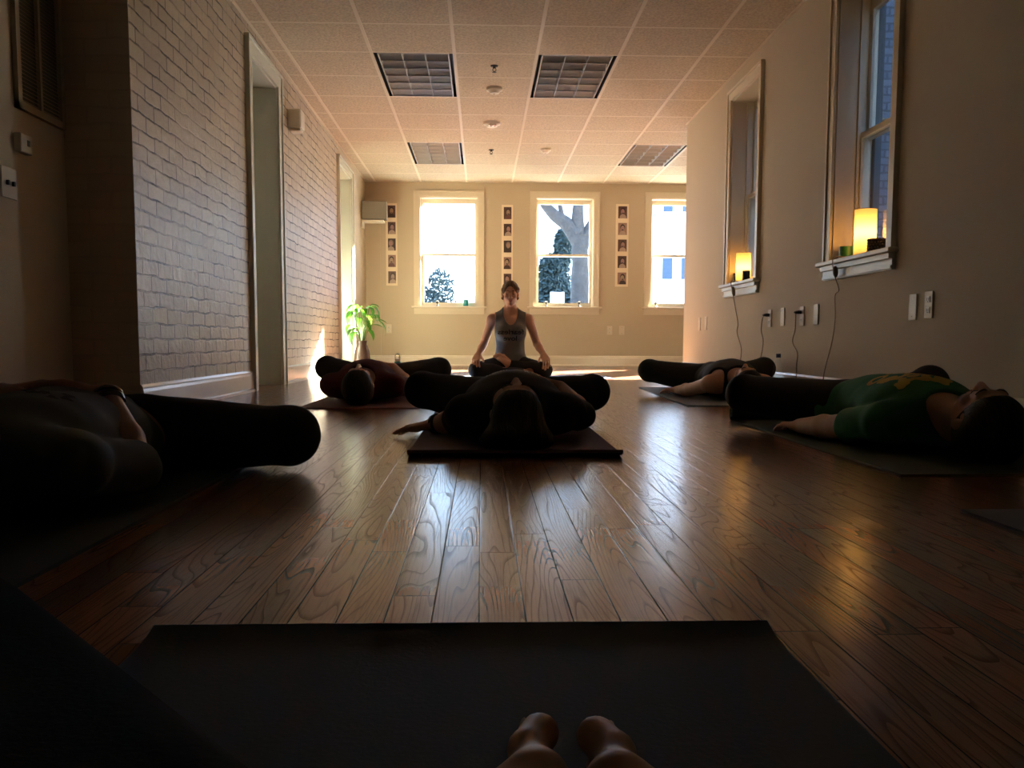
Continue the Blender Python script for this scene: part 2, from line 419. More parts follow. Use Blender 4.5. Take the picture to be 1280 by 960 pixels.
mb = MB(); mb.box(-2.3, XR + .2, YF - .1, YE, ZC + .32, ZC + .45); mb.box(-2.3, XA + .1, YE, YB + .26, ZC + .32, ZC + .45); struct('ceiling_slab', mb, M['plaster'])

# window and door openings
WZ0, WZ1 = .805, 2.262
BW = [(-.835, -.045), (.725, 1.515), (2.285, 3.075), (3.84, 4.63)]      # back wall windows
RW = [(4.475, 5.215), (6.66, 7.40)]                       # right wall windows
LD = [(6.33, 7.14), (10.13, 11.05)]                                     # left wall doorways
DZ = 2.255
mb = MB(); wall_cells(mb, 'y', YB, YB + .26, XL - .3, XA + .1, -.12, ZC + .35, [(a, b, WZ0, WZ1) for a, b in BW]); struct('wall_back', mb, M['plaster'])
mb = MB(); wall_cells(mb, 'x', XR, XR + .24, YF, YE, -.12, ZC + .35, [(a, b, WZ0, WZ1) for a, b in RW]); struct('wall_right', mb, M['plaster'])
mb = MB(); wall_cells(mb, 'x', XL - .36, XL, YRC, YB, -.12, ZC + .35, [(a, b, -.13, DZ) for a, b in LD])
o = struct('wall_left', mb, [M['brick'], M['brick_end'], M['plaster']])
for p in o.data.polygons:
    n = p.normal
    if abs(n.y) > .7: p.material_index = 1
    if p.center.y > 9.9: p.material_index = 2
mb = MB(); mb.box(XRC - .12, XRC, YF, YRC + .02, -.12, ZC + .35); struct('wall_left_recess', mb, mat('brightened_recess_plaster', (.70, .63, .49), .7, bump=(90, .12, .002)))  # plaster colour lightened here to stand in for light this wall lacks
mb = MB(); mb.box(XRC - .1, XR + .2, YF - .12, YF, -.12, ZC + .35); struct('wall_rear', mb, M['plaster'])
mb = MB(); mb.box(XA, XA + .15, YE, YB + .2, -.12, ZC + .35); struct('wall_alcove_right', mb, M['plaster'])
mb = MB(); mb.box(XR + .24, XA + .15, YE - .2, YE, -.6, 9); struct('wall_alcove_near', mb, [M['pale_brick']])

mb = MB(); mb.box(XR + .2, XR + .24, YF, YE, ZC + .35, 9); struct('wall_court_shade', mb, M['pale_brick_y'])  # unseen wall above the windows, added to keep the court dim

def window(idx, axis, u0, u1, face, sgn, recess, name):
    """double-hung window; face = plane of the wall's inside surface, sgn = direction to the outside"""
    w = empty(name, kind='structure')
    def B(mb, ua, ub, da, db, za, zb):
        a, b = face + sgn * da, face + sgn * db
        a, b = min(a, b), max(a, b)
        if axis == 'y': mb.box(ua, ub, a, b, za, zb)
        else: mb.box(a, b, ua, ub, za, zb)
    z0, z1 = WZ0, WZ1
    cw = .078
    mb = MB()
    for ua, ub in ((u0 - cw, u0), (u1, u1 + cw)):
        B(mb, ua, ub, -.018, 0, z0 - .0, z1 + cw)
        B(mb, ua if ua < u0 - .01 else ub - .018, ua + .018 if ua < u0 - .01 else ub, -.027, -.018, z0, z1 + cw)
    B(mb, u0, u1, -.018, 0, z1, z1 + cw); B(mb, u0 - cw, u1 + cw, -.028, -.018, z1 + cw - .02, z1 + cw)
    mb.build('casing', M['trim'], w)
    mb = MB(); d1 = recess + .09                                                            # jamb liner
    B(mb, u0, u0 + .012, 0, d1, z0, z1); B(mb, u1 - .012, u1, 0, d1, z0, z1); B(mb, u0, u1, 0, d1, z1 - .012, z1); B(mb, u0, u1, 0, d1 + .08, z0 - .01, z0 + .004)
    for ua, ub in ((u0 + .012, u0 + .03), (u1 - .03, u1 - .012)): B(mb, ua, ub, recess - .016, recess, z0, z1 - .012)
    mb.build('jamb', M['trim'], w)
    zm = z0 + (z1 - z0) * .478
    for nm, za, zb, d0 in (('lower_sash', z0 + .004, zm + .018, recess), ('upper_sash', zm - .014, z1 - .012, recess + .04)):
        mb = MB(); s = .036
        B(mb, u0 + .012, u0 + .012 + s, d0, d0 + .035, za, zb); B(mb, u1 - .012 - s, u1 - .012, d0, d0 + .035, za, zb)
        B(mb, u0 + .048, u1 - .048, d0, d0 + .035, za, za + (.05 if nm[0] == 'l' else .03)); B(mb, u0 + .048, u1 - .048, d0, d0 + .035, zb - (.03 if nm[0] == 'l' else .06), zb)
        so = mb.build(nm, M['trim'], w)
        mb = MB(); B(mb, u0 + .045, u1 - .045, d0 + .015, d0 + .016, za + .02, zb - .02)
        mb.bm.faces.ensure_lookup_table()
        mb.build('pane', M['glass'], so)
    mb = MB(); B(mb, u0 - cw - .035, u1 + cw + .035, -.055, .0, z0 - .025, z0); B(mb, u0, u1, 0, recess, z0 - .025, z0 + .004); mb.build('sill', M['trim'], w, bevel=.006)
    mb = MB(); B(mb, u0 - cw, u1 + cw, -.018, 0, z0 - .105, z0 - .025); B(mb, u0 - cw, u1 + cw, -.036, -.018, z0 - .052, z0 - .025); B(mb, u0 - cw, u1 + cw, -.026, -.018, z0 - .10, z0 - .085)
    mb.build('apron', M['trim'], w)
    if axis == 'x':
        for ua, ub in ((u0 + .012, u0 + .05), (u1 - .05, u1 - .012)):
            mb = MB(); B(mb, ua, ub, recess + .076, recess + .112, z0 + .004, z1 - .012); mb.build('storm_frame', M['slate_frame'], w)
    # portal to the daylight outside
    ld = bpy.data.lights.new('daylight_portal', 'AREA'); ld.shape = 'RECTANGLE'; ld.size = u1 - u0; ld.size_y = z1 - z0; ld.cycles.is_portal = True
    lo = bpy.data.objects.new('daylight_portal', ld); COL.objects.link(lo)
    d = face + sgn * (recess + .2)
    if axis == 'y': lo.location = ((u0 + u1) / 2, d, (z0 + z1) / 2); lo.rotation_euler = (R(-90), 0, 0)
    else: lo.location = (d, (u0 + u1) / 2, (z0 + z1) / 2); lo.rotation_euler = (R(90), 0, R(90))
    return w
for i, (a, b) in enumerate(BW): window(i, 'y', a, b, YB, 1, .09, 'window_%d' % (i + 1))
for i, (a, b) in enumerate(RW): window(i, 'x', a, b, XR, 1, .13, 'window_%d' % (i + 5))

def doorway(name, y0, y1, cw):
    d = empty(name, kind='structure')
    mb = MB()
    for a, b in ((y0 - cw, y0), (y1, y1 + cw)):
        mb.box(XL, XL + .022, a, b, 0, DZ + cw); mb.box(XL + .022, XL + .032, a if a < y0 - .01 else b - .02, a + .02 if a < y0 - .01 else b, 0, DZ + cw)
    mb.box(XL, XL + .022, y0, y1, DZ, DZ + cw); mb.box(XL + .022, XL + .034, y0 - cw, y1 + cw, DZ + cw - .022, DZ + cw)
    mb.build('casing', M['jamb'], d)
    mb = MB(); mb.box(XL - .36, XL + .004, y0, y0 + .015, 0, DZ); mb.box(XL - .36, XL + .004, y1 - .015, y1, 0, DZ); mb.box(XL - .36, XL + .004, y0, y1, DZ - .015, DZ)
    mb.build('jamb', M['jamb'], d)
    mb = MB(); xd = XL - .36
    mb.box(xd - .045, xd, y0 + .0, y1 - .0, 0, DZ)
    for za, zb in ((.2, .95), (1.1, 2.05)):
        for ya, yb in ((y0 + .1, (y0 + y1) / 2 - .05), ((y0 + y1) / 2 + .05, y1 - .1)): mb.box(xd, xd + .008, ya, yb, za, zb)
    dl = mb.build('door_leaf', M['jamb'], d)
    mb = MB(); mb.tube([(xd, y0 + .07, .98), (xd + .05, y0 + .07, .98)], .012, 10); mb.ball((xd + .06, y0 + .07, .98), .028); mb.build('knob', M['chrome'], dl, smooth=40)
doorway('door_1', *LD[0], .105)
doorway('door_2', *LD[1], .085)

def base_prof(mb, axis, face, sgn, a, b):
    """baseboard profile with a moulded top and a shoe"""
    pr = [(0, 0), (.026, 0), (.026, .015), (.016, .022), (.016, .108), (.012, .122), (.012, .130), (.004, .142), (0, .142)]
    if axis == 'x':
        A = [(face + sgn * p, a, z) for p, z in pr]; Bq = [(face + sgn * p, b, z) for p, z in pr]
    else:
        A = [(a, face + sgn * p, z) for p, z in pr]; Bq = [(b, face + sgn * p, z) for p, z in pr]
    va = [mb.bm.verts.new(p) for p in A]; vb = [mb.bm.verts.new(p) for p in Bq]; n = len(pr)
    mb.face(va); mb.face(vb[::-1])
    for i in range(n): mb.face([va[i], va[(i + 1) % n], vb[(i + 1) % n], vb[i]])
M['base'] = mat('gloss_baseboard', (.72, .64, .52), .22, bump=(40, .04, .001))
mb = MB()
for a, b in ((YRC, LD[0][0] - .105), (LD[0][1] + .105, LD[1][0] - .085), (LD[1][1] + .085, YB)): base_prof(mb, 'x', XL, 1, a, b)
struct('baseboard_left', mb, M['base'])
mb = MB(); base_prof(mb, 'x', XR, -1, YF, YE); struct('baseboard_right', mb, M['base'])
mb = MB(); base_prof(mb, 'y', YB, -1, XL, XA); struct('baseboard_back', mb, M['base'])
mb = MB(); base_prof(mb, 'x', XRC, 1, YF, YRC); struct('baseboard_left_recess', mb, M['base'])

# ------------------------------------------------------------------ ceiling fittings
def troffer(col, row, label):
    x0, x1 = GX0 + T * col + .012, GX0 + T * (col + 1) - .012; y0, y1 = GY0 + T * row + .01, GY0 + T * (row + 2) - .01
    t = empty('troffer_light', ((x0 + x1) / 2, (y0 + y1) / 2, ZC), label, 'ceiling light', 'unlit louvered ceiling lights')
    mb = MB(); h = ZC + .11
    mb.box(x0, x1, y0, y1, h, h + .01); mb.box(x0, x0 + .004, y0, y1, ZC, h); mb.box(x1 - .004, x1, y0, y1, ZC, h); mb.box(x0, x1, y0, y0 + .004, ZC, h); mb.box(x0, x1, y1 - .004, y1, ZC, h)
    mb.build('housing', M['black_metal'], t)
    g = .032
    mb = MB(); a, b = x0 + g, x1 - g
    for x in (a, b): mb.box(x - .004, x + .004, y0 + .006, y1 - .006, ZC - .003, ZC + .05)
    for y in (y0 + .008, y1 - .008): mb.box(a, b, y - .004, y + .004, ZC - .003, ZC + .05)
    mb.build('frame', M['reflector'], t)
    mb = MB(); w3 = (b - a) / 3
    for i in (1, 2):
        x = a + w3 * i; mb.prism([(x - .012, ZC + .052), (x - .002, ZC), (x + .002, ZC), (x + .012, ZC + .052)], 'y', y0 + .012, y1 - .012)
    ny = 6; hy = (y1 - y0 - .024) / ny
    for j in range(1, ny):
        yc = y0 + .012 + hy * j; mb.prism([(yc - .007, ZC + .03), (yc + .007, ZC + .03), (yc + .0015, ZC + .002), (yc - .0015, ZC + .002)], 'x', a, b)
    for c in range(3):
        for j in range(ny):                                    # curved cross blades and cell reflector
            yc = y0 + .012 + hy * j
            xa, xb = a + w3 * c + .004, a + w3 * (c + 1) - .004
            seg = 8; pv = None
            for k in range(seg + 1):
                s = k / seg; yy = yc + hy * s; zz = ZC + .006 + .052 * math.sin(math.pi * min(1, s * 1.02)) ** .8
                cur = (mb.bm.verts.new((xa, yy, zz)), mb.bm.verts.new((xb, yy, zz)))
                if pv: mb.face([pv[0], pv[1], cur[1], cur[0]])
                pv = cur
    mb.build('louver', M['louver'], t, smooth=40)
troffer(-1, 1, 'unlit louvered ceiling light nearest the camera, left of the two detectors')
troffer(1, 1, 'unlit louvered ceiling light nearest the camera, right of the two detectors')
troffer(-1, 6, 'unlit louvered ceiling light at the far end above the left window')
troffer(3, 6, 'unlit louvered ceiling light at the far end, cut off by the right wall')

def sprinkler(x, y, label):
    s = empty('sprinkler_head', (x, y, ZC), label, 'sprinkler', 'ceiling sprinklers')
    mb = MB(); mb.lathe([(.03, 0), (.028, -.006), (.012, -.008), (.01, -.02), (.008, -.02)][::-1], (x, y, ZC), 16); mb.build('escutcheon', M['dark_plastic'], s, smooth=40)
    for sg in (-1, 1): mb = MB(); mb.tube([(x + sg * .008, y, ZC - .018), (x + sg * .014, y, ZC - .032), (x, y, ZC - .046)], .003, 6); mb.build('frame_arm', M['dark_plastic'], s)
    mb = MB(); mb.lathe([(.001, -.052), (.017, -.05), (.017, -.048), (.001, -.045)], (x, y, ZC), 14); mb.build('deflector', M['dark_plastic'], s)
sprinkler(.097, 7.21, 'small dark sprinkler head between the two nearer ceiling lights')
sprinkler(.105, 10.31, 'small dark sprinkler head farther back, right of the far left ceiling light')
def detector(x, y, r, label, lens=False):
    s = empty('smoke_detector', (x, y, ZC), label, 'detector', 'ceiling detectors')
    mb = MB(); mb.lathe([(.012, -.05), (r * .55, -.045), (r * .7, -.03), (r * .95, -.022), (r, -.012), (r, 0)], (x, y, ZC), 24); mb.build('body', M['white_plastic'], s, smooth=35)
    mb = MB()
    if lens: mb.ball((x - .01, y - .055, ZC - .035), (.022, .022, .018)); mb.ball((x + .025, y - .05, ZC - .035), (.018, .02, .015)); mb.build('lens', M['chrome'], s, smooth=60)
    else: mb.lathe([(.004, -.056), (.012, -.05), (.012, -.045)], (x, y, ZC), 12); mb.build('sensor', M['plate'], s)
detector(.106, 7.83, .07, 'round smoke detector just behind the nearer sprinkler head')
detector(.099, 9.04, .085, 'largest round detector with shiny lens in the middle of the ceiling', True)
detector(.704, 10.23, .06, 'small round smoke detector right of centre near the far right light')

# ------------------------------------------------------------------ wall fittings
e = empty('emergency_light', (XL, 7.62, 2.1), 'small pale box fitting high on the brick wall past the first doorway', 'wall fitting')
mb = MB(); mb.box(XL - .004, XL + .11, 7.54, 7.70, 2.05, 2.20); mb.build('case', M['white_plastic'], e, bevel=.012)
mb = MB(); mb.box(XL + .012, XL + .10, 7.55, 7.69, 2.025, 2.05); mb.build('lamp_lens', M['plate'], e, bevel=.008)

s = empty('wall_speaker', (XL, 12.1, 1.9), 'grey box loudspeaker mounted high in the back left corner', 'speaker')
m4 = Matrix.Translation((-1.40, 12.08, 2.02)) @ Matrix.Rotation(R(4), 4, 'Z') @ Matrix.Rotation(R(3), 4, 'X')
mb = MB(); mb.box(-.155, .165, -.09, .15, -.11, .12, m4); mb.build('cabinet', M['grey_speaker'], s, bevel=.008)
mb = MB(); mb.box(-.145, .155, -.098, -.09, -.10, .11, m4); mb.build('grille', M['grey_speaker'], s)
mb = MB(); mb.box(XL, -1.27, 11.98, 12.20, 1.875, 1.895); mb.box(XL, XL + .02, 11.98, 12.2, 1.80, 1.875); mb.build('bracket', M['white_plastic'], s)
mb = MB(); mb.box(-1.375, -1.36, YB - .012, YB, .142, 1.9); o = mb.build('cable_raceway', M['plaster']); tag(o, 'thin cream cable cover running down the back wall below the speaker', 'cable cover')

def photo_strip(x0, x1, z0, z1, label, seed):
    rr = random.Random(seed)
    s = empty('photo_strip', ((x0 + x1) / 2, YB, z0), label, 'photo strip', 'strips of portrait photos')
    mb = MB(); mb.box(x0, x1, YB - .006, YB + .002, z0, z1); mb.build('backing', M['paper'], s)
    w, hh = (x1 - x0) * .68, .16; step = (z1 - z0) / 5; cx = (x0 + x1) / 2 + .004
    for i in range(5):
        zc = z1 - step * (i + .5); y = YB - .008
        tone = rr.choice([(.07, .035, .028), (.10, .05, .04), (.055, .035, .03), (.30, .18, .14)])
        skin = tuple(t * rr.uniform(.8, 1.1) for t in (.36, .23, .18)); cl = rr.choice([(.05, .03, .025), (.40, .30, .24), (.12, .05, .045)])
        ms = [mat('print_ground', tone, .4), mat('print_face', skin, .4), mat('print_hair', (.03, .018, .014) if tone[0] > .06 else (.22, .17, .14), .4), mat('print_clothes', cl, .4)]
        mb = MB(); mb.box(cx - w / 2, cx + w / 2, y - .001, YB - .006, zc - hh / 2, zc + hh / 2)
        def disc(mi, px, pz, rx, rz, yy, clipz=None):
            mb.mi = mi; vs = []
            for k in range(20):
                a = 2 * math.pi * k / 20
                vs.append(mb.bm.verts.new((max(cx - w / 2, min(cx + w / 2, px + rx * math.cos(a))), yy, max(zc - hh / 2, min(zc + hh / 2, pz + rz * math.sin(a))))))
            mb.face(vs[::-1])
        dx = rr.uniform(-.012, .012)
        disc(3, cx + dx, zc - .07, .045, .045, y - .0014); disc(2, cx + dx, zc + .022, .032, .04, y - .0018); disc(1, cx + dx + rr.uniform(-.004, .004), zc + .01, .024, .034, y - .0022)
        disc(2, cx + dx, zc - .012, .012, .008 if rr.random() < .5 else .003, y - .0026)
        mb.build('portrait_print', ms, s)
photo_strip(-1.285, -1.134, 1.08, 2.17, 'strip of five portrait photos beside the corner speaker', 1)
photo_strip(.268, .42, 1.055, 2.162, 'strip of five portrait photos above the seated instructor', 2)
photo_strip(1.81, 1.985, 1.08, 2.184, 'strip of five portrait photos between the middle and right windows', 3)

def plate(axis, u, z, kind, label, plug=False):
    """wall plate on the right wall (axis x) or back wall (axis y)"""
    name = 'power_outlet' if kind == 'outlet' else 'blank_wall_plate'
    loc = (XR, u, z) if axis == 'x' else (u, YB, z)
    s = empty(name, loc, label, 'outlet' if kind == 'outlet' else 'wall plate')
    def B(mb, a, b, d0, d1, z0, z1):
        if axis == 'x': mb.box(XR - d1, XR - d0, u + a, u + b, z + z0, z + z1)
        else: mb.box(u + a, u + b, YB - d1, YB - d0, z + z0, z + z1)
    mb = MB(); B(mb, -.036, .036, 0, .007, -.06, .06); mb.build('cover', M['plate'], s, bevel=.003)
    if kind == 'outlet':
        for dz in (-.024, .024):
            mb = MB(); B(mb, -.017, .017, .007, .0095, dz - .015, dz + .015); so = mb.build('socket', M['white_plastic'], s, bevel=.002)
            if plug and dz > 0: continue
            for da in (-.007, .007): mb = MB(); B(mb, da - .0015, da + .0015, .0095, .0102, dz - .006, dz + .007); mb.build('slot', M['dark_plastic'], so)
            mb = MB(); B(mb, -.003, .003, .0095, .0102, dz - .013, dz - .008); mb.build('ground_hole', M['dark_plastic'], so)
    else:
        for dz in (-.042, .042): mb = MB(); B(mb, -.003, .003, .007, .0085, dz - .003, dz + .003); mb.build('screw', M['chrome'], s)
    return s
plate('x', 4.19, .509, 'blank', 'blank wall plate under the near lamp, left of the nearest outlet')
plate('x', 4.04, .515, 'outlet', 'double outlet with nothing plugged in, nearest the camera on right wall')
plate('x', 5.42, .510, 'blank', 'blank plate between the near lamp cord and the plugged outlet')
plate('x', 5.66, .507, 'outlet', 'outlet with a cord plugged in, nearer one on the right wall', True)
plate('x', 6.03, .510, 'blank', 'blank plate between the two outlets with plugged cords')
plate('x', 6.30, .507, 'outlet', 'outlet with a cord plugged in, farther one on the right wall', True)
plate('x', 8.35, .504, 'blank', 'blank plate on the right wall, closest to the wall end')
plate('x', 8.11, .507, 'blank', 'blank plate on the right wall, second from the wall end')
plate('y', -1.257, .499, 'outlet', 'small outlet low on back wall behind the potted plant')
plate('y', 1.744, .488, 'outlet', 'small outlet on the back wall right of middle window')
plate('y', 1.91, .489, 'blank', 'blank plate on the back wall next to right outlet')

# recessed wall near the camera: return-air grille, thermostat, switch
g = empty('return_air_grille', (XRC, 4.0, 1.27), 'large louvered return air grille on the recessed left wall', 'air grille')
mb = MB(); y0, y1, z0, z1 = 3.78, 4.19, 1.27, 2.15
mb.box(XRC, XRC + .02, y0, y0 + .03, z0, z1); mb.box(XRC, XRC + .02, y1 - .03, y1, z0, z1); mb.box(XRC, XRC + .02, y0, y1, z0, z0 + .03); mb.box(XRC, XRC + .02, y0, y1, z1 - .03, z1); mb.box(XRC, XRC + .018, 3.972, 3.99, z0, z1)
mb.build('frame', M['plaster'], g)
mb = MB(); n = 52
for i in range(n):
    z = z0 + .035 + (z1 - z0 - .07) * i / n
    mb.hexa([(XRC + .002, y0 + .03, z + .009), (XRC + .014, y0 + .03, z), (XRC + .014, y1 - .03, z), (XRC + .002, y1 - .03, z + .009), (XRC + .002, y0 + .03, z + .0105), (XRC + .014, y0 + .03, z + .0015), (XRC + .014, y1 - .03, z + .0015), (XRC + .002, y1 - .03, z + .0105)])
mb.build('slats', M['plaster'], g)
mb = MB(); mb.box(XRC, XRC + .0015, y0 + .02, y1 - .02, z0 + .02, z1 - .02); mb.build('duct_opening', mat('duct_filter', (.22, .20, .16), .9), g)
t = empty('thermostat', (XRC, 3.81, 1.13), 'small white thermostat with dark display below the air grille', 'thermostat')
mb = MB(); mb.box(XRC - .003, XRC + .028, 3.765, 3.86, 1.095, 1.17); mb.build('case', M['white_plastic'], t, bevel=.005)
mb = MB(); mb.box(XRC + .028, XRC + .029, 3.815, 3.838, 1.125, 1.148); mb.build('display', M['dark_plastic'], t)
t = empty('light_switch', (XRC, 3.7, .96), 'double light switch plate lowest on recessed left wall', 'light switch')
mb = MB(); mb.box(XRC, XRC + .007, 3.645, 3.76, .90, 1.02); mb.build('cover', M['white_plastic'], t, bevel=.002)
for y in (3.68, 3.725): mb = MB(); mb.box(XRC + .007, XRC + .018, y - .005, y + .005, .95, .968); mb.build('toggle', M['dark_plastic'], t)

# ------------------------------------------------------------------ lamps, cords, window-sill things
def lamp(x, y, h, label):
    z = WZ0 + .004
    l = empty('paper_lamp', (x, y, z), label, 'lamp', 'lit paper lamps on the right sills')
    r = .057
    mb = MB(); seg = 40
    prof = [(r, .004), (r * 1.01, h * .5), (r, h)]
    rings = [[mb.bm.verts.new((x + q * math.cos(2 * math.pi * k / seg), y + q * math.sin(2 * math.pi * k / seg), z + zz)) for k in range(seg)] for q, zz in prof]
    for a, b in zip(rings, rings[1:]):
        for k in range(seg): mb.face([a[k], a[(k + 1) % seg], b[(k + 1) % seg], b[k]])
    mb.build('lamp_shade', M['shade'], l, smooth=60)
    mb = MB(); mb.lathe([(.05, 0), (.05, .008), (.015, .012), (.013, .06), (.011, .062)], (x, y, z), 20); mb.build('base', M['dark_plastic'], l, smooth=40); mb = MB(); mb.torus((x, y, z + h), r, .0016); mb.build('rim', M['dark_plastic'], l, smooth=60)
    bl = bpy.data.lights.new('bulb', 'POINT'); bl.energy = LAMP_W; bl.color = (1, .72, .36); bl.shadow_soft_size = .022
    bo = bpy.data.objects.new('bulb', bl); COL.objects.link(bo); bo.location = (0, 0, h * .5); bo.parent = l
    return l
LAMP_W = .42
lampA = lamp(2.072, 4.92, .25, 'lit cylindrical paper lamp on the nearer right windowsill')
lampB = lamp(2.072, 7.22, .235, 'lit cylindrical paper lamp on the farther right windowsill')

def smooth_path(pts, n=6):
    P = [V(p) for p in pts]; out = []
    for i in range(len(P) - 1):
        p0, p1, p2, p3 = P[max(i - 1, 0)], P[i], P[i + 1], P[min(i + 2, len(P) - 1)]
        for k in range(n):
            t = k / n
            out.append(.5 * ((2 * p1) + (p2 - p0) * t + (2 * p0 - 5 * p1 + 4 * p2 - p3) * t * t + (3 * p1 - p0 - 3 * p2 + p3) * t ** 3))
    out.append(P[-1]); return out
def cord(pts, label, switch=None, plug=None, owner=None):
    mb = MB(); mb.tube(smooth_path(pts), .0030, 6)
    if owner: c = mb.build('power_cord', M['cord'], owner, smooth=60)
    else: c = empty('plugged_in_cable', pts[-1], label, 'cable'); mb.build('cable', M['cord'], c, smooth=60)
    if switch:
        mb = MB(); a, b = V(switch[0]), V(switch[1]); mb.tube([a, a.lerp(b, .2), a.lerp(b, .5), a.lerp(b, .8), b], [.006, .013, .015, .013, .006], 10); mb.build('inline_switch', M['cord'], c, smooth=60)
    if plug:
        p = V(plug); mb = MB(); mb.tube([p, p + V((-.02, 0, 0)), p + V((-.028, .012, 0)), p + V((-.03, .035, 0))], [.012, .012, .009, .006], 10); mb.build('plug', M['dark_plastic'], c, smooth=60)
xw = XR - .012
cord([(2.06, 7.15, .812), (2.0, 7.11, .815), (XR - .05, 7.095, .818), (XR - .066, 7.09, .80), (XR - .05, 7.085, .72), (xw - .01, 7.12, .63), (xw, 7.136, .60), (xw, 7.058, .488), (xw, 7.074, .414), (xw, 6.95, .29), (xw - .03, 6.87, .16), (xw - .03, 6.87, .012)],
     'thin cord hanging from the lamp on the farther right sill', ((XR - .05, 7.085, .77), (XR - .04, 7.09, .70)), None, lampB)
cord([(2.06, 5.0, .812), (2.0, 5.02, .815), (XR - .05, 5.025, .818), (XR - .066, 5.03, .80), (XR - .05, 5.037, .72), (xw, 5.061, .638), (xw, 5.114, .605), (xw, 5.101, .479), (xw, 5.136, .346), (xw - .03, 5.164, .16), (xw - .03, 5.17, .012)],
     'thin cord hanging from the lamp on the nearer right sill', ((XR - .05, 5.03, .765), (XR - .04, 5.04, .705)), None, lampA)
cord([(XR - .035, 5.69, .533), (xw - .01, 5.72, .525), (xw, 5.75, .47), (xw, 5.756, .418), (xw, 5.795, .345), (xw, 5.70, .277), (xw, 5.707, .20), (xw - .03, 5.62, .12), (xw - .04, 5.6, .012)],
     'thin cord curving down from the nearer plugged outlet past water bottle', None, (XR - .0095, 5.66, .531))
cord([(XR - .035, 6.33, .533), (xw - .01, 6.37, .528), (xw, 6.44, .505), (xw, 6.459, .426), (xw, 6.406, .352), (xw, 6.45, .24), (xw - .03, 6.46, .15), (xw - .03, 6.46, .012)],
     'thin cord curving down from the farther plugged outlet', None, (XR - .0095, 6.30, .531))

def candle(x, y, z, r, h, m, label, beads=False, group=None):
    c = empty('candle_holder', (x, y, z), label, 'candle', group)
    mb = MB(); mb.lathe([(r * .85, 0), (r, .006), (r, h), (r * .9, h), (r * .88, h * .55), (.002, h * .55)], (x, y, z), 20)
    cup = mb.build('cup', m, c, smooth=40)
    mb = MB(); mb.lathe([(r * .8, h * .56), (r * .8, h * .8), (.002, h * .8)], (x, y, z), 16); mb.tube([(x, y, z + h * .78), (x, y, z + h * .92)], .0015, 5); mb.build('wax', M['wax'], c, smooth=40)
    if beads:
        mb = MB()
        for j in range(5):
            for k in range(16):
                a = 2 * math.pi * (k + .5 * (j % 2)) / 16; mb.ball((x + (r + .003) * math.cos(a), y + (r + .003) * math.sin(a), z + .008 + (h - .014) * j / 4), .0075, 7, 5)
        mb.build('beads', M['bead'], c, smooth=60)
    return c
ZS = WZ0 + .004
candle(2.055, 5.12, ZS, .042, .072, M['candle_green'], 'dark green candle left of the lamp on the nearer right sill')
candle(2.04, 4.70, ZS, .037, .07, M['smoky'], 'brown beaded candle holder right of nearer sill lamp', True)
candle(2.05, 7.345, ZS, .024, .085, M['smoky'], 'smoky glass candle holder left of lamp on farther right sill')
candle(2.05, 7.06, ZS, .03, .085, M['smoky'], 'smoky glass candle holder right of lamp on farther right sill')
candle(-.215, YB - .0, ZS, .035, .085, M['candle_teal'], 'teal glass candle on the sill of the left back window')
def tealight(x, label):
    c = empty('tealight_holder', (x, YB + .01, ZS), label, 'candle', 'small figures on the back sills')
    mb = MB(); mb.lathe([(.014, 0), (.022, .004), (.007, .018), (.006, .03), (.018, .045), (.02, .06), (.017, .06), (.013, .047), (.002, .045)], (x, YB + .01, ZS), 14); mb.build('stem_cup', M['dark_plastic'], c, smooth=40)
    mb = MB(); mb.lathe([(.015, .05), (.015, .07), (.002, .072)], (x, YB + .01, ZS), 12); mb.build('wax', M['wax'], c)
tealight(-.60, 'tiny dark candle cup on the sill of the left back window')
tealight(.875, 'tiny dark candle cup at left end of middle back sill')
tealight(1.325, 'tiny dark candle cup at right end of middle back sill')
tealight(2.37, 'tiny dark candle cup on the sill of the right back window')

# ------------------------------------------------------------------ mats
def ribbon(name, path, x0, x1, th, m, parent=None, rot=None):
    """mat cross-section path (y, z of its underside) extruded over x0..x1 with a thickness"""
    P = [V((0, y, z)) for y, z in path]; nn = len(P); mb = MB()
    lo, hi = [], []
    for i in range(nn):
        t = (P[min(i + 1, nn - 1)] - P[max(i - 1, 0)]).normalized(); n = V((0, -t.z, t.y))
        for L, q in ((lo, P[i]), (hi, P[i] + n * th)): L.append([mb.bm.verts.new((x0 + (x1 - x0) * k / 6, q.y, q.z)) for k in range(7)])
    for i in range(nn - 1):
        for k in range(6):
            mb.face([lo[i][k], lo[i + 1][k], lo[i + 1][k + 1], lo[i][k + 1]]); mb.face([hi[i][k], hi[i][k + 1], hi[i + 1][k + 1], hi[i + 1][k]])
        mb.face([lo[i][0], hi[i][0], hi[i + 1][0], lo[i + 1][0]]); mb.face([lo[i][6], lo[i + 1][6], hi[i + 1][6], hi[i][6]])
    for k in range(6):
        mb.face([lo[0][k], lo[0][k + 1], hi[0][k + 1], hi[0][k]]); mb.face([lo[-1][k], hi[-1][k], hi[-1][k + 1], lo[-1][k + 1]])
    if rot is not None:
        for v in mb.bm.verts: v.co = rot @ v.co
    return mb.build(name, m, parent, smooth=35)
def lin(a, b, n=10): return [(a + (b - a) * i / n, 0.0) for i in range(n + 1)]
def yoga_mat(label, path, x0, x1, th, m, rot=None):
    o = ribbon('yoga_mat', path, x0, x1, th, m, None, rot)
    return tag(o, label, 'yoga mat', 'yoga mats on the floor')
MT = .006
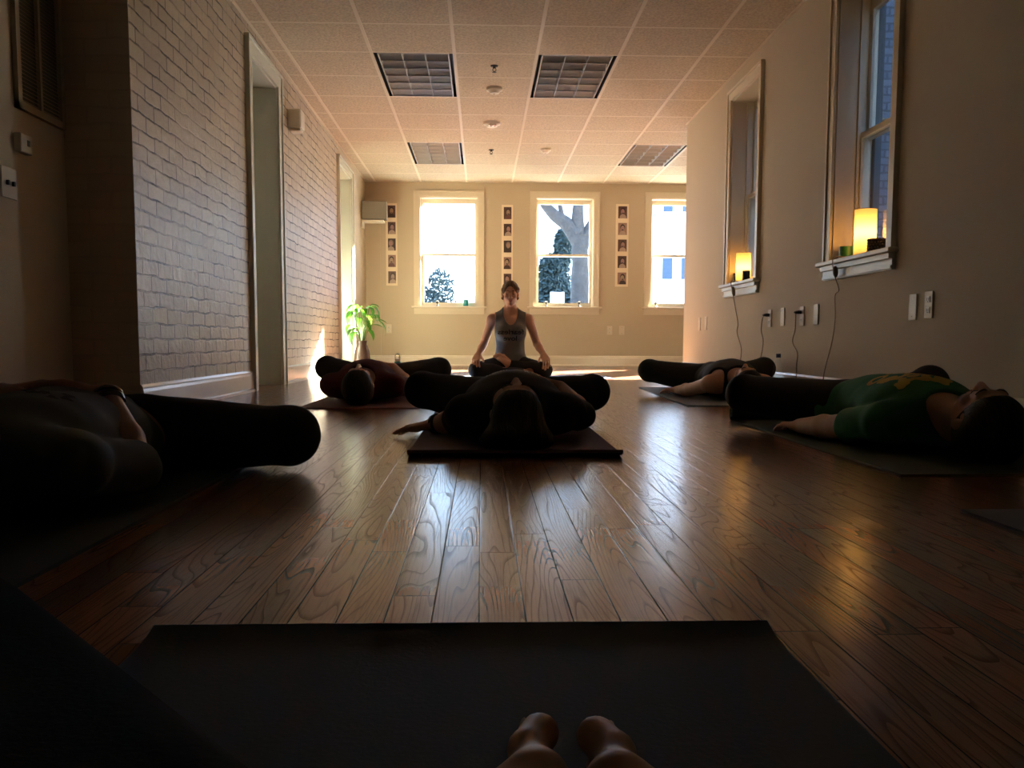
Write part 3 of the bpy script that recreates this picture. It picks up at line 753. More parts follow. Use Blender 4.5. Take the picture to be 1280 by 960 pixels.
# photographer's mat, its far edge curling up a little
yoga_mat('large slate grey mat in the foreground under the bare feet', lin(-.75, .96) + [(1.0, .001), (1.03, .004), (1.058, .011)], -.385, .343, .006, M['mat_slate'])
yoga_mat('plum mat with raised near edge under the person lying in the centre', [(2.69, .016), (2.705, .010), (2.73, .004), (2.77, 0)] + lin(2.8, 4.5), -.222, .424, .010, M['mat_plum'])
yoga_mat('maroon mat under the person lying at back left', lin(4.65, 6.48), -.935, -.315, .006, M['mat_maroon'])
yoga_mat('charcoal mat under the person lying at front left', lin(1.274, 3.1), -1.29, -.657, .006, M['mat_dark'])
rot = Matrix.Translation((1.10, 4.83, 0)) @ Matrix.Rotation(R(-2.2), 4, 'Z') @ Matrix.Translation((-1.10, -4.83, 0))
yoga_mat('grey mat under the person lying at the back right', lin(4.83, 6.75), 1.10, 1.74, .006, M['mat_grey'], rot)
sp = [(3.95 - .0 + (.034 - .0013 * k) * math.sin(.5 * k), .034 - (.034 - .0013 * k) * math.cos(.5 * k)) for k in range(24)]
yoga_mat('olive mat with rolled far end under the person in green', lin(2.32, 3.93) + sp, 1.095, 1.73, .0055, M['mat_green'])
rot = Matrix.Translation((.27, 8.56, 0)) @ Matrix.Rotation(R(90), 4, 'Z')
yoga_mat('blue mat lying crosswise under the seated instructor', lin(-.93, .89), -.32, .31, .006, M['mat_blue'], rot)
yoga_mat('empty blue grey mat cut off by the right edge of the frame', lin(-.02, 1.825), .99, 1.62, .006, M['mat_grey'])
# black blanket lying diagonally across the lower left corner
rot = Matrix.Translation((-.655, 1.272, 0)) @ Matrix.Rotation(math.atan2(-.545, .455), 4, 'Z')
mb = MB()
nx, ny = 30, 18
def bl(u, v):
    e = min(u, 1 - u) * .95 / .03; ev = min(v, 1 - v) * .62 / .03
    z = .028 * min(1, math.sqrt(max(0, min(e, ev, 1)))) + .004 * math.sin(9 * u + 5 * v) * min(1, e, ev)
    return rot @ V((u * .95, -.62 * v, max(.0005, .0065 + z)))
top = [[mb.bm.verts.new(bl(i / nx, j / ny)) for j in range(ny + 1)] for i in range(nx + 1)]
for i in range(nx):
    for j in range(ny): mb.face([top[i][j], top[i + 1][j], top[i + 1][j + 1], top[i][j + 1]])
edge = [top[i][0] for i in range(nx + 1)] + [top[nx][j] for j in range(1, ny + 1)] + [top[i][ny] for i in range(nx - 1, -1, -1)] + [top[0][j] for j in range(ny - 1, 0, -1)]
botv = [mb.bm.verts.new((v.co.x, v.co.y, .0066)) for v in edge]; ne = len(edge)
for i in range(ne): mb.face([edge[i], botv[i], botv[(i + 1) % ne], edge[(i + 1) % ne]])
mb.face(botv)
o = mb.build('folded_blanket', M['blanket'], smooth=50); tag(o, 'black folded blanket lying diagonally over the lower left corner of the slate mat', 'blanket')

# ------------------------------------------------------------------ bodies: smooth signed-distance shapes meshed as one surface
F32 = np.float32
def rotm(x, y, z): return np.array([x, y, z], float)      # rows = local axes
class Fig:
    def __init__(s): s.p = []
    def cap(s, tags, a, b, ra, rb=None, k=.015, flat=None):
        s.p.append(dict(t=set(tags.split()), kind='cap', a=np.array(a, float), b=np.array(b, float), ra=ra, rb=ra if rb is None else rb, k=k, flat=flat)); return s
    def ell(s, tags, c, r, k=.015, R=None, sub=False):
        s.p.append(dict(t=set(tags.split()), kind='ell', c=np.array(c, float), r=np.array(r, float), R=R, k=k, sub=sub)); return s
    @staticmethod
    def bounds(p):
        if p['kind'] == 'cap':
            m = max(p['ra'], p['rb']); return np.minimum(p['a'], p['b']) - m, np.maximum(p['a'], p['b']) + m
        m = p['r'] if p['R'] is None else np.full(3, p['r'].max()); return p['c'] - m, p['c'] + m
    @staticmethod
    def dist(p, X, Y, Z):
        if p['kind'] == 'cap':
            a, b = p['a'], p['b']; q = [X - a[0], Y - a[1], Z - a[2]]; d = b - a
            if p['flat']:
                n, s_ = p['flat']; n = np.array(n, float); qn = (q[0] * n[0] + q[1] * n[1] + q[2] * n[2]) * (s_ - 1); q = [q[i] + qn * n[i] for i in range(3)]; d = d + n * (d @ n) * (s_ - 1)
            dd = max(d @ d, 1e-12); h = np.clip((q[0] * d[0] + q[1] * d[1] + q[2] * d[2]) / dd, 0, 1)
            r = np.sqrt((q[0] - h * d[0]) ** 2 + (q[1] - h * d[1]) ** 2 + (q[2] - h * d[2]) ** 2) - (p['ra'] + (p['rb'] - p['ra']) * h)
            return r / p['flat'][1] ** .6 if p['flat'] else r
        q = [X - p['c'][0], Y - p['c'][1], Z - p['c'][2]]
        if p['R'] is not None: q = [q[0] * w[0] + q[1] * w[1] + q[2] * w[2] for w in p['R']]
        r = p['r']; k0 = np.sqrt((q[0] / r[0]) ** 2 + (q[1] / r[1]) ** 2 + (q[2] / r[2]) ** 2); k1 = np.sqrt((q[0] / r[0] ** 2) ** 2 + (q[1] / r[1] ** 2) ** 2 + (q[2] / r[2] ** 2) ** 2)
        return k0 * (k0 - 1) / np.maximum(k1, 1e-9)
    def mesh(s, tags, vox=.006, off=0.0, planes=(), cuts=(), wr=0.0, seed=0, kmin=0.0):
        tags = set(tags.split()); P = [p for p in s.p if p['t'] & tags]
        lo = np.min([s.bounds(p)[0] for p in P if not p.get('sub')], 0) - off - 4 * vox - .01; hi = np.max([s.bounds(p)[1] for p in P if not p.get('sub')], 0) + off + 4 * vox + .01
        n = np.ceil((hi - lo) / vox).astype(int) + 1
        ax = [(lo[i] + vox * np.arange(n[i])).astype(F32) for i in range(3)]
        D = np.full(n, .5, F32)
        for p in P:
            a, b = s.bounds(p); k = max(p['k'], kmin); pad = k * 1.2 + off + 4 * vox + .012
            i0 = np.maximum(((a - pad - lo) / vox).astype(int), 0); i1 = np.minimum(np.ceil((b + pad - lo) / vox).astype(int) + 1, n)
            if (i1 <= i0).any(): continue
            sl = tuple(slice(i0[i], i1[i]) for i in range(3))
            X = ax[0][sl[0]][:, None, None]; Y = ax[1][sl[1]][None, :, None]; Z = ax[2][sl[2]][None, None, :]
            d = s.dist(p, X, Y, Z).astype(F32); A = D[sl]
            if p.get('sub'):
                d = -d; h = np.clip(.5 - .5 * (d - A) / -k, 0, 1) if False else np.maximum(k - np.abs(A - d), 0) / k
                D[sl] = np.maximum(A, d) + h * h * k * .25
            else:
                h = np.maximum(k - np.abs(A - d), 0) / k
                D[sl] = np.minimum(A, d) - h * h * k * .25
        X = ax[0][:, None, None]; Y = ax[1][None, :, None]; Z = ax[2][None, None, :]
        D -= F32(off)
        if wr:
            r = np.random.RandomState(seed)
            for sc, am in ((14, 1.0), (27, .6), (47, .35)):
                w = r.normal(size=(3, 3)); w = w / np.linalg.norm(w, axis=1)[:, None] * sc; ph = r.uniform(0, 6, 3)
                D += F32(wr * am) * np.sin(w[0][0] * X + w[0][1] * Y + w[0][2] * Z + ph[0] + 1.6 * np.sin(w[1][0] * X + w[1][1] * Y + w[1][2] * Z + ph[1])).astype(F32)
        for (pt, nr) in planes:
            D = np.maximum(D, ((X - pt[0]) * nr[0] + (Y - pt[1]) * nr[1] + (Z - pt[2]) * nr[2]).astype(F32))
        for c in cuts: D = np.maximum(D, -s.dist(c, X, Y, Z).astype(F32))
        return surface_nets(D, lo, vox)
def ecut(c, r, R=None): return dict(kind='ell', c=np.array(c, float), r=np.array(r, float), R=R)
def ccut(a, b, ra, rb): return dict(kind='cap', a=np.array(a, float), b=np.array(b, float), ra=ra, rb=rb, flat=None)

def surface_nets(D, lo, vox):
    n = np.array(D.shape); S = D < 0
    S[0] = S[-1] = False; S[:, 0] = S[:, -1] = False; S[:, :, 0] = S[:, :, -1] = False
    cnt = np.zeros(n - 1, np.int8); co = [(i, j, k) for i in (0, 1) for j in (0, 1) for k in (0, 1)]
    for i, j, k in co: cnt += S[i:n[0] - 1 + i, j:n[1] - 1 + j, k:n[2] - 1 + k]
    act = np.argwhere((cnt > 0) & (cnt < 8)); idx = np.full(n - 1, -1, np.int64); idx[tuple(act.T)] = np.arange(len(act))
    acc = np.zeros((len(act), 3)); num = np.zeros(len(act))
    for a in co:
        for axi in range(3):
            if a[axi]: continue
            b = list(a); b[axi] = 1
            pa = act + np.array(a); pb = act + np.array(b)
            sa = S[tuple(pa.T)]; sb = S[tuple(pb.T)]; m = sa != sb
            da = D[tuple(pa.T)][m]; db = D[tuple(pb.T)][m]; den = da - db
            t = np.where(np.abs(den) > 1e-9, da / np.where(np.abs(den) > 1e-9, den, 1), .5); t = np.clip(t, 0, 1)
            q = np.array(a, float)[None].repeat(m.sum(), 0); q[:, axi] += t
            acc[m] += q; num[m] += 1
    verts = lo + (act + acc / num[:, None]) * vox
    faces = []
    for axi in range(3):
        u, v = (axi + 1) % 3, (axi + 2) % 3
        sl0 = [slice(1, n[i] - 1) for i in range(3)]; sl1 = list(sl0)
        sl0[axi] = slice(0, n[axi] - 1); sl1[axi] = slice(1, n[axi])
        A = S[tuple(sl0)]; B = S[tuple(sl1)]
        e = np.argwhere(A != B); base = e.copy(); base[:, u] += 1; base[:, v] += 1
        pos = A[tuple(e.T)]
        def cell(du, dv):
            c = base.copy(); c[:, u] -= du; c[:, v] -= dv; return idx[tuple(c.T)]
        q = np.stack([cell(1, 1), cell(0, 1), cell(0, 0), cell(1, 0)], 1)
        q[~pos] = q[~pos][:, ::-1]
        faces.append(q[(q >= 0).all(1)])
    return verts, np.concatenate(faces)

def np_mesh(name, vf, m, parent):
    v, f = vf; me = bpy.data.meshes.new(name)
    me.vertices.add(len(v)); me.vertices.foreach_set('co', v.astype(np.float32).ravel())
    me.loops.add(f.size); me.loops.foreach_set('vertex_index', f.astype(np.int32).ravel())
    me.polygons.add(len(f)); me.polygons.foreach_set('loop_start', np.arange(0, f.size, 4, dtype=np.int32)); me.polygons.foreach_set('loop_total', np.full(len(f), 4, np.int32))
    me.update(calc_edges=True); me.validate(); smooth_mesh(me)
    return link(name, me, m, parent)

def nrm(v): v = np.array(v, float); return v / np.linalg.norm(v)
def A3(*v): return np.array(v, float)

def head(F, c, Rm, s=1.0, t='head'):
    """Rm rows: right, face, crown.  c = head centre"""
    c = np.array(c, float)
    def P(x, y, z): return c + s * (x * Rm[0] + y * Rm[1] + z * Rm[2])
    def E(x, y, z, rx, ry, rz, k=.012, sub=False): F.ell(t, P(x, y, z), np.array([rx, ry, rz]) * s, k * s, Rm, sub)
    E(0, -.014, .032, .073, .092, .080, .02); E(0, .022, -.03, .056, .068, .085, .025)
    for g in (-1, 1):
        F.cap(t, P(g * .042, .0, -.060), P(g * .013, .062, -.096), .019 * s, .015 * s, .015 * s); E(g * .036, .058, -.026, .024, .022, .02, .015)
    E(0, .068, -.098, .019, .016, .014, .012)
    F.cap(t, P(-.034, .076, .022), P(.034, .076, .022), .010 * s, k=.014 * s)
    for g in (-1, 1): E(g * .031, .092, .004, .015, .012, .0095, .008, True)
    for g in (-1, 1): E(g * .031, .075, .003, .0145, .012, .0115, .004)
    F.cap(t, P(0, .082, .014), P(0, .104, -.030), .007 * s, .0115 * s, .008 * s)
    for g in (-1, 1): E(g * .011, .094, -.036, .008, .009, .007, .006)
    F.cap(t, P(-.016, .083, -.062), P(.016, .083, -.062), .0065 * s, k=.006 * s); F.cap(t, P(-.013, .081, -.073), P(.013, .081, -.073), .007 * s, k=.005 * s)
    for g in (-1, 1): E(g * .077, -.006, -.008, .009, .018, .03, .006)
    return P

def face_parts(P, s, Rm, parent, lipm='lip'):
    Rv = [V(r) for r in Rm]
    for g in (-1, 1): mb = MB(); mb.tube([V(P(g * x, y, z)) for x, y, z in ((.013, .0865, .024), (.021, .0885, .0275), (.030, .087, .0295), (.038, .082, .028), (.046, .075, .0245))], [.0022 * s, .0026 * s, .0026 * s, .002 * s, .001 * s], 6); mb.build('eyebrow', M['brow'], parent, smooth=60)
    for g in (-1, 1): mb = MB(); mb.tube([V(P(g * x, y, z)) for x, y, z in ((.018, .0835, -.0005), (.024, .0865, -.004), (.031, .0875, -.0055), (.038, .085, -.004), (.044, .079, -.0005))], .0013 * s, 5); mb.build('eyelashes', M['brow'], parent)
    mb = MB()
    mb.tube([V(P(x, y, z)) for x, y, z in ((-.022, .0815, -.067), (-.008, .0895, -.063), (0, .0898, -.0645), (.008, .0895, -.063), (.022, .0815, -.067))], [.001 * s, .0042 * s, .0038 * s, .0042 * s, .001 * s], 8)
    mb.tube([V(P(x, y, z)) for x, y, z in ((-.02, .081, -.068), (0, .0885, -.0735), (.02, .081, -.068))], [.001 * s, .005 * s, .001 * s], 8)
    mb.build('lips', M[lipm], parent, smooth=60)

def hand(F, W, f, n, l, curl=.5, s=1.0, t='hand', spread=1.0):
    """wrist, finger direction, back-of-hand normal, direction of the thumb side"""
    W = np.array(W, float); f = nrm(f); n = np.array(n, float); n = nrm(n - f * (n @ f)); l0 = np.cross(f, n); l = l0 if l0 @ np.array(l, float) > 0 else -l0
    for i, (kn, L1, L2, L3, r) in enumerate(((.088, .042, .025, .02, .0088), (.09, .046, .028, .021, .009), (.086, .042, .026, .02, .0086), (.078, .033, .02, .018, .0076))):
        la = (.029 - .0195 * i)
        K = W + s * (f * kn + l * la)
        F.cap(t, W + s * l * la * .6, K, .0165 * s, .0125 * s, .012, (tuple(n), 1.15))
        d = nrm(f + l * (.10 - .08 * i) * spread); p = K
        for j, (L, ang) in enumerate(((L1, .45), (L2, .75), (L3, .5))):
            a = curl * ang; d = nrm(d * math.cos(a) - n * math.sin(a)); q = p + d * L * s
            F.cap(t, p, q, r * (1 - .09 * j) * s, r * (1 - .09 * (j + 1)) * s, .003); p = q
    B = W + s * (f * .028 + l * .030 - n * .006)
    F.cap(t, W + s * l * .012, B, .017 * s, .0155 * s, .012)
    d = nrm(f * .72 + l * .62 - n * .25); q = B + d * .038 * s; F.cap(t, B, q, .0125 * s, .0105 * s, .006)
    d = nrm(f * .85 + l * .35 - n * (.25 + .3 * curl)); F.cap(t, q, q + d * .03 * s, .0102 * s, .0088 * s, .003)

def foot(F, A, d, u, m, s=1.0, t='foot', kk=.5):
    """ankle, toe direction, dorsum (up) direction, direction towards the big toe"""
    A = np.array(A, float); d = nrm(d); u = np.array(u, float); u = nrm(u - d * (u @ d)); m0 = np.cross(d, u); m = m0 if m0 @ np.array(m, float) > 0 else -m0
    P = lambda a, b, c: A + s * (d * a + u * b + m * c)
    F.ell(t, P(-.035, -.042, 0), np.array([.036, .032, .034]) * s, .03 * kk, rotm(d, m, u))
    F.cap(t, A, P(.12, -.046, .012), .036 * s, .022 * s, .03 * kk); F.cap(t, P(-.03, -.05, 0), P(.125, -.056, .022), .026 * s, .0195 * s, .02 * kk); F.cap(t, P(-.03, -.05, 0), P(.10, -.06, -.028), .024 * s, .0165 * s, .02 * kk)
    F.cap(t, P(.125, -.056, .022), P(.10, -.06, -.028), .018 * s, .016 * s, .02 * kk)
    tips = []
    for i, (a, c, L, r) in enumerate(((.132, .024, .05, .0125), (.134, .006, .044, .0088), (.128, -.008, .04, .0082), (.120, -.020, .036, .0078), (.108, -.031, .03, .0078))):
        b0 = P(a, -.056, c); b1 = P(a + L * .55, -.052, c * 1.03); b2 = P(a + L, -.06, c * 1.05)
        F.cap(t, b0, b1, r * s, r * .95 * s, .006); F.cap(t, b1, b2, r * .95 * s, r * s, .004); tips.append((b1, b2, r * s))
    return tips, (d, u, m)

def arm(F, S, E, W, r=1.0, sleeve=.62):
    S, E, W = (np.array(q, float) for q in (S, E, W))
    F.ell('deltoid arm_u', S, (.056 * r, .056 * r, .052 * r), .03)
    F.cap('arm_u', S, E, .046 * r, .038 * r, .02)
    F.cap('sleeve', S, S + (E - S) * sleeve, .048 * r, .044 * r, .02)
    F.cap('arm_f', E, E + (W - E) * .35, .038 * r, .0385 * r, .012); F.cap('arm_f', E + (W - E) * .35, W, .0385 * r, .025 * r, .012, None)
def leg(F, H, K, An, r=1.0):
    H, K, An = (np.array(q, float) for q in (H, K, An))
    F.cap('leg thigh', H, K, .088 * r, .064 * r, .03); F.ell('leg thigh', K, (.066 * r, .066 * r, .066 * r), .02)
    F.cap('leg shin', K, An, .058 * r, .036 * r, .012); F.ell('leg shin', K + (An - K) * .32, (.058 * r,) * 3, .02)

def raydown(bvh, x, y, z0=1.5):
    h = bvh.ray_cast(V((x, y, z0)), V((0, 0, -1)), 3)
    return h[0], h[1]
def bvh_of(o):
    off = root_loc(o.parent) if o.parent else V((0, 0, 0)); me = o.data
    return BVHTree.FromPolygons([v.co + off for v in me.vertices], [tuple(p.vertices) for p in me.polygons])

def lying(label, cx, y0, J, mats, w=1.0, vox=.006, belly=.0, hs=1.0, bust=0.0, hair='short', cloth=('shirt', 'trousers'), sleeve=.62, hem=None, head_c=None, roll=0.0, armr=1.0, legr=1.0, seed=0, shirtcut=None, neck_r=.052, wrk=.0028, gz=MT):
    """a person on their back, crown towards -Y, soles together and knees dropped to the sides"""
    root = empty('person', (cx, y0 + .8, MT), label, 'person', 'people lying on mats')
    F = Fig(); skin = mats['skin']
    sL, sR = A3(*J['sL']), A3(*J['sR']); hL, hR = A3(*J['hL']), A3(*J['hR'])
    ms, mh = (sL + sR) / 2, (hL + hR) / 2; ax = mh - ms; g = lambda t, z: A3(ms[0] + ax[0] * t, ms[1] + ax[1] * t, z)
    # torso
    F.cap('torso', sL + (sR - sL) * .18, sL + (sR - sL) * .82, .066, .066, .03)
    F.ell('torso', g(.30, .122), (.158 * w, .20, .108), .05)
    if bust:
        for q in (-1, 1): F.ell('torso', g(.30, .185) + A3(q * .075, 0, 0), (.07, .075, .05 + bust), .03)
    F.ell('torso', g(.68, .112 + belly * .5), (.142 * w, .19, .092 + belly), .06)
    F.ell('torso pelvis', g(1.0, .105), (.168 * w, .13, .098), .05)
    hc = A3(*(head_c or (ms[0], y0 + .115 * hs, .112)))
    F.cap('neck', ms + A3(0, .02, .01), hc + A3(0, .07, -.01), .06 * w, neck_r, .03)
    # head
    cr, sr = math.cos(roll), math.sin(roll)
    Rm = rotm((cr, 0, -sr), (sr, .0, cr), (0, -1, 0)); tilt = .10
    f2 = nrm(Rm[1] * math.cos(tilt) + A3(0, 1, 0) * math.sin(tilt)); u2 = nrm(A3(0, -1, 0) - f2 * (A3(0, -1, 0) @ f2)); Rm = rotm(np.cross(f2, u2), f2, u2)
    P = head(F, hc, Rm, hs)
    for sd in 'LR':
        arm(F, J['s' + sd], J['e' + sd], J['w' + sd], armr, sleeve); hd = J['hand' + sd]; hand(F, J['w' + sd], hd[0], hd[1], hd[2], hd[3], 1.0)
        leg(F, J['h' + sd], J['k' + sd], J['a' + sd], legr)
        q = -1 if sd == 'L' else 1
        foot(F, J['a' + sd], (q * -.05, 1, -.06), (q, 0, .25), (0, 0, 1), .95)
    ground = ((0, 0, gz + .001), (0, 0, -1))
    np_mesh('body', F.mesh('torso neck head arm_u arm_f hand leg foot', vox, 0, [ground]), skin, root)
    face_parts(P, hs, Rm, root)
    hemy = hem if hem else mh[1] + .04
    axn = nrm(A3(ax[0], ax[1], 0))
    cuts = [ecut(ms + A3(0, -.065, .055), (.078, .075, .10))] + (shirtcut or [])
    sh = np_mesh('shirt', F.mesh('torso sleeve deltoid' if sleeve else 'torso', vox, .012, [ground, (tuple(A3(mh[0], hemy, 0)), tuple(axn))], cuts, wrk, seed), mats['shirt'], root)
    np_mesh('trousers', F.mesh('pelvis leg', vox, .0085, [ground, (tuple(mh + A3(0, -.07, 0)), tuple(-axn))] + [(tuple(A3(*J['a' + sd]) - nrm(A3(*J['a' + sd]) - A3(*J['k' + sd])) * .03), tuple(A3(0, .0, 0))) for sd in ''], [ecut(A3(*J['a' + sd]) + A3(0, .05, 0), (.07, .075, .09)) for sd in 'LR'], .0015, seed + 3), mats['trousers'], root)
    # hair
    H = Fig(); h2 = np.array(hc)
    def PP(x, y, z): return h2 + hs * (x * Rm[0] + y * Rm[1] + z * Rm[2])
    H.ell('h', PP(0, -.020, .036), np.array([.083, .101, .088]) * hs, .02, Rm)
    H.ell('h', PP(0, -.03, -.02), np.array([.08, .075, .08]) * hs, .03, Rm)
    if hair == 'long':
        H.ell('h', PP(0.0, -.07, .05), np.array([.095, .045, .10]) * hs, .04, Rm); H.ell('h', PP(.05, -.085, .0), np.array([.07, .03, .11]) * hs, .03, Rm); H.ell('h', PP(-.06, -.085, .0), np.array([.06, .03, .10]) * hs, .03, Rm)
    np_mesh('hair', H.mesh('h', min(vox, .005), 0, [ground], [ecut(PP(0, .095, -.035), np.array([.066, .085, .105]) * hs, Rm), ecut(PP(-.085, .012, -.015), np.array([.03, .024, .035]) * hs, Rm), ecut(PP(.085, .012, -.015), np.array([.03, .024, .035]) * hs, Rm)], .0016, seed + 5), mats['hair'], root)
    return root, sh, F

UP = (0, 0, 1); DN = (0, 0, -1)
# --- centre
pc, shc, _ = lying('person in charcoal t-shirt lying on the plum mat in the centre of the room', .11, 2.80, dict(
    sL=(-.055, 3.10, .10), sR=(.285, 3.10, .105), eL=(-.095, 3.235, .062), wL=(-.178, 3.30, .045), eR=(.375, 3.30, .075), wR=(.30, 3.47, .17),
    hL=(.02, 3.60, .108), hR=(.20, 3.60, .108), kL=(-.245, 3.80, .145), kR=(.465, 3.83, .132), aL=(.06, 4.0, .065), aR=(.165, 4.0, .065),
    handL=((-.85, -.15, -.12), UP, (0, 1, 0), .5), handR=((-.75, .45, .25), (.3, .3, .8), (-.2, -1, .2), .4)),
    dict(skin=M['skin'], shirt=M['dark_tee'], trousers=M['black_cloth'], hair=M['hair_dark']), w=1.08, vox=.006, belly=.012, hs=1.02, hair='long', head_c=(.112, 2.915, .118), seed=1, sleeve=.72, armr=1.05, gz=.0105)
# --- back left
pl, shl, _ = lying('person in maroon shirt lying at the back left near the plant', -.655, 4.76, dict(
    sL=(-.83, 5.06, .10), sR=(-.49, 5.06, .10), eL=(-.86, 5.30, .065), wL=(-.86, 5.52, .05), eR=(-.42, 5.30, .08), wR=(-.53, 5.47, .19),
    hL=(-.74, 5.56, .108), hR=(-.56, 5.56, .108), kL=(-.975, 5.78, .175), kR=(-.27, 5.78, .165), aL=(-.70, 5.95, .065), aR=(-.60, 5.95, .065),
    handL=((0, 1, 0), UP, (1, 0, 0), .4), handR=((-.9, .3, .25), (.2, .2, 1), (0, -1, 0), .4)),
    dict(skin=M['skin'], shirt=M['maroon_tee'], trousers=M['black_cloth'], hair=M['hair_dark']), vox=.007, bust=.0, hair='short', seed=11, sleeve=.9)
# --- back right
pr, shr, _ = lying('person in black tank top lying at the back right with bare arm out', 1.48, 4.98, dict(
    sL=(1.345, 5.30, .10), sR=(1.655, 5.27, .10), eL=(1.275, 5.50, .055), wL=(1.235, 5.72, .040), eR=(1.74, 5.50, .08), wR=(1.63, 5.70, .18),
    hL=(1.42, 5.82, .105), hR=(1.60, 5.80, .105), kL=(1.13, 6.10, .15), kR=(1.885, 6.03, .165), aL=(1.46, 6.24, .065), aR=(1.56, 6.24, .065),
    handL=((-.35, 1, 0), UP, (1, .3, 0), .5), handR=((-.9, .3, .25), (.2, .2, 1), (0, -1, 0), .4)),
    dict(skin=M['skin'], shirt=M['black_cloth'], trousers=M['black_cloth'], hair=M['hair_dark']), w=.95, vox=.007, hair='long', seed=21, sleeve=0, bust=.0, shirtcut=[ecut((1.345, 5.29, .12), (.075, .10, .14)), ecut((1.655, 5.26, .12), (.075, .10, .14))])
# --- near right, green shirt
pg, shg, _ = lying('person in green t-shirt with yellow print lying at the right', 1.45, 2.45, dict(
    sL=(1.265, 2.80, .10), sR=(1.625, 2.80, .10), eL=(1.22, 3.06, .058), wL=(1.172, 3.30, .040), eR=(1.71, 3.06, .09), wR=(1.59, 3.28, .20),
    hL=(1.345, 3.36, .108), hR=(1.535, 3.36, .108), kL=(1.085, 3.72, .135), kR=(1.76, 3.52, .18), aL=(1.39, 3.69, .066), aR=(1.49, 3.67, .066),
    handL=((-.10, 1, -.02), UP, (1, 0, 0), .5), handR=((-.95, .35, .18), (.2, .2, 1), (0, -1, 0), .35)),
    dict(skin=M['skin'], shirt=M['green_tee'], trousers=M['black_cloth'], hair=M['hair_grey']), w=1.12, vox=.006, belly=.015, hs=1.06, head_c=(1.462, 2.575, .118), seed=31, armr=1.1, sleeve=.68)
# --- near left
pn, shn, _ = lying('person in grey long-sleeved shirt lying at the front left, hands on belly', -.96, 1.42, dict(
    sL=(-1.14, 1.74, .105), sR=(-.78, 1.74, .105), eL=(-1.24, 1.98, .09), wL=(-1.09, 2.10, .225), eR=(-.745, 1.965, .078), wR=(-.872, 2.135, .222),
    hL=(-1.05, 2.33, .11), hR=(-.86, 2.33, .11), kL=(-1.42, 2.50, .13), kR=(-.515, 2.455, .093), aL=(-1.02, 2.74, .066), aR=(-.92, 2.74, .066),
    handL=((.90, .35, .22), (-.15, .1, 1), (0, -1, 0), .4), handR=((-.90, .12, .20), (.25, .1, 1), (0, -1, .3), .4)),
    dict(skin=M['skin_tan'], shirt=M['grey_tee'], trousers=M['black_cloth'], hair=M['hair_dark']), w=1.12, vox=.0055, belly=.022, seed=41, armr=1.08, legr=1.06, sleeve=1.0, hem=2.41, wrk=.0042)
# bracelets on the near left person's wrist
mb = MB(); d = V((-.872 + .745, 2.135 - 1.965, .222 - .078)).normalized(); w0 = V((-.872, 2.135, .222))
M['dark_metal'] = mat('dark_metal', (.18, .17, .16), .2, 1)
for k, off in enumerate((-.012, -.026, -.036)): mb = MB(); mb.torus(w0 + d * off, .0325, .0045 if k else .006, d, 28, 8); mb.build('bracelet', M['dark_metal'], pn, smooth=60)
mb = MB(); d = V((-.178 + .095, .065, -.017)).normalized(); w0 = V((-.178, 3.30, .045))
mb.torus(w0 - d * .01, .030, .0065, d, 24, 8); mb.build('bracelet', M['print_black'], pc, smooth=60); mb = MB(); mb.torus(w0 - d * .024, .031, .006, d, 24, 8); mb.build('bracelet', M['print_black'], pc, smooth=60)

# prints on the shirts, laid on the cloth
def print_on(o, polys, m, name, parent, down=True, lift=.0018):
    bvh = bvh_of(o); mb = MB()
    for poly, sub in polys:
        vs = []
        for p in poly:
            if down: hit, _ = raydown(bvh, p[0], p[1]); q = None if hit is None else hit + V((0, 0, lift))
            else:
                h = bvh.ray_cast(V((p[0], p[2], p[1])), V((0, 1, 0)), 3); q = None if h[0] is None else h[0] + V((0, -lift, 0))
            vs.append(q)
        for f in sub:
            if all(vs[i] is not None for i in f): mb.face([mb.bm.verts.new(vs[i]) for i in f])
    return mb.build(name, m, parent, smooth=60)
def disc_patch(cx, cy, r0, r1, petals=0, nr=6, na=36, amp=.2, ph=0):
    pts = []; fs = []
    for i in range(nr + 1):
        for k in range(na):
            a = 2 * math.pi * k / na; rr = (r0 + (r1 - r0) * i / nr) * (1 + (amp * math.cos(petals * a + ph) if petals else 0)); pts.append((cx + rr * math.cos(a), cy + rr * math.sin(a)))
    for i in range(nr):
        for k in range(na): fs.append((i * na + k, i * na + (k + 1) % na, (i + 1) * na + (k + 1) % na, (i + 1) * na + k))
    return pts, fs
print_on(shg, [disc_patch(1.410, 2.93, .028, .062, 5, amp=.22), disc_patch(1.410, 2.93, .0, .02), disc_patch(1.350, 3.06, .018, .034), disc_patch(1.435, 3.09, .02, .038, 4, amp=.15), disc_patch(1.350, 2.99, .0, .03, 3), disc_patch(1.480, 2.99, .0, .032, 5), disc_patch(1.470, 2.86, .0, .03, 4), disc_patch(1.350, 2.88, 0, .022, 3)], M['print_yellow'], 'shirt_print', shg)
bars = []
def bar(x, y, dx, dy, t=.004, n=5):
    L = math.hypot(dx, dy); px, py = -dy / L * t / 2, dx / L * t / 2; pts = []; fs = []
    for i in range(n + 1):
        for sg in (-1, 1): pts.append((x + dx * i / n + sg * px, y + dy * i / n + sg * py))
    for i in range(n): fs.append((2 * i, 2 * i + 1, 2 * i + 3, 2 * i + 2))
    bars.append((pts, fs))
yy = 3.22
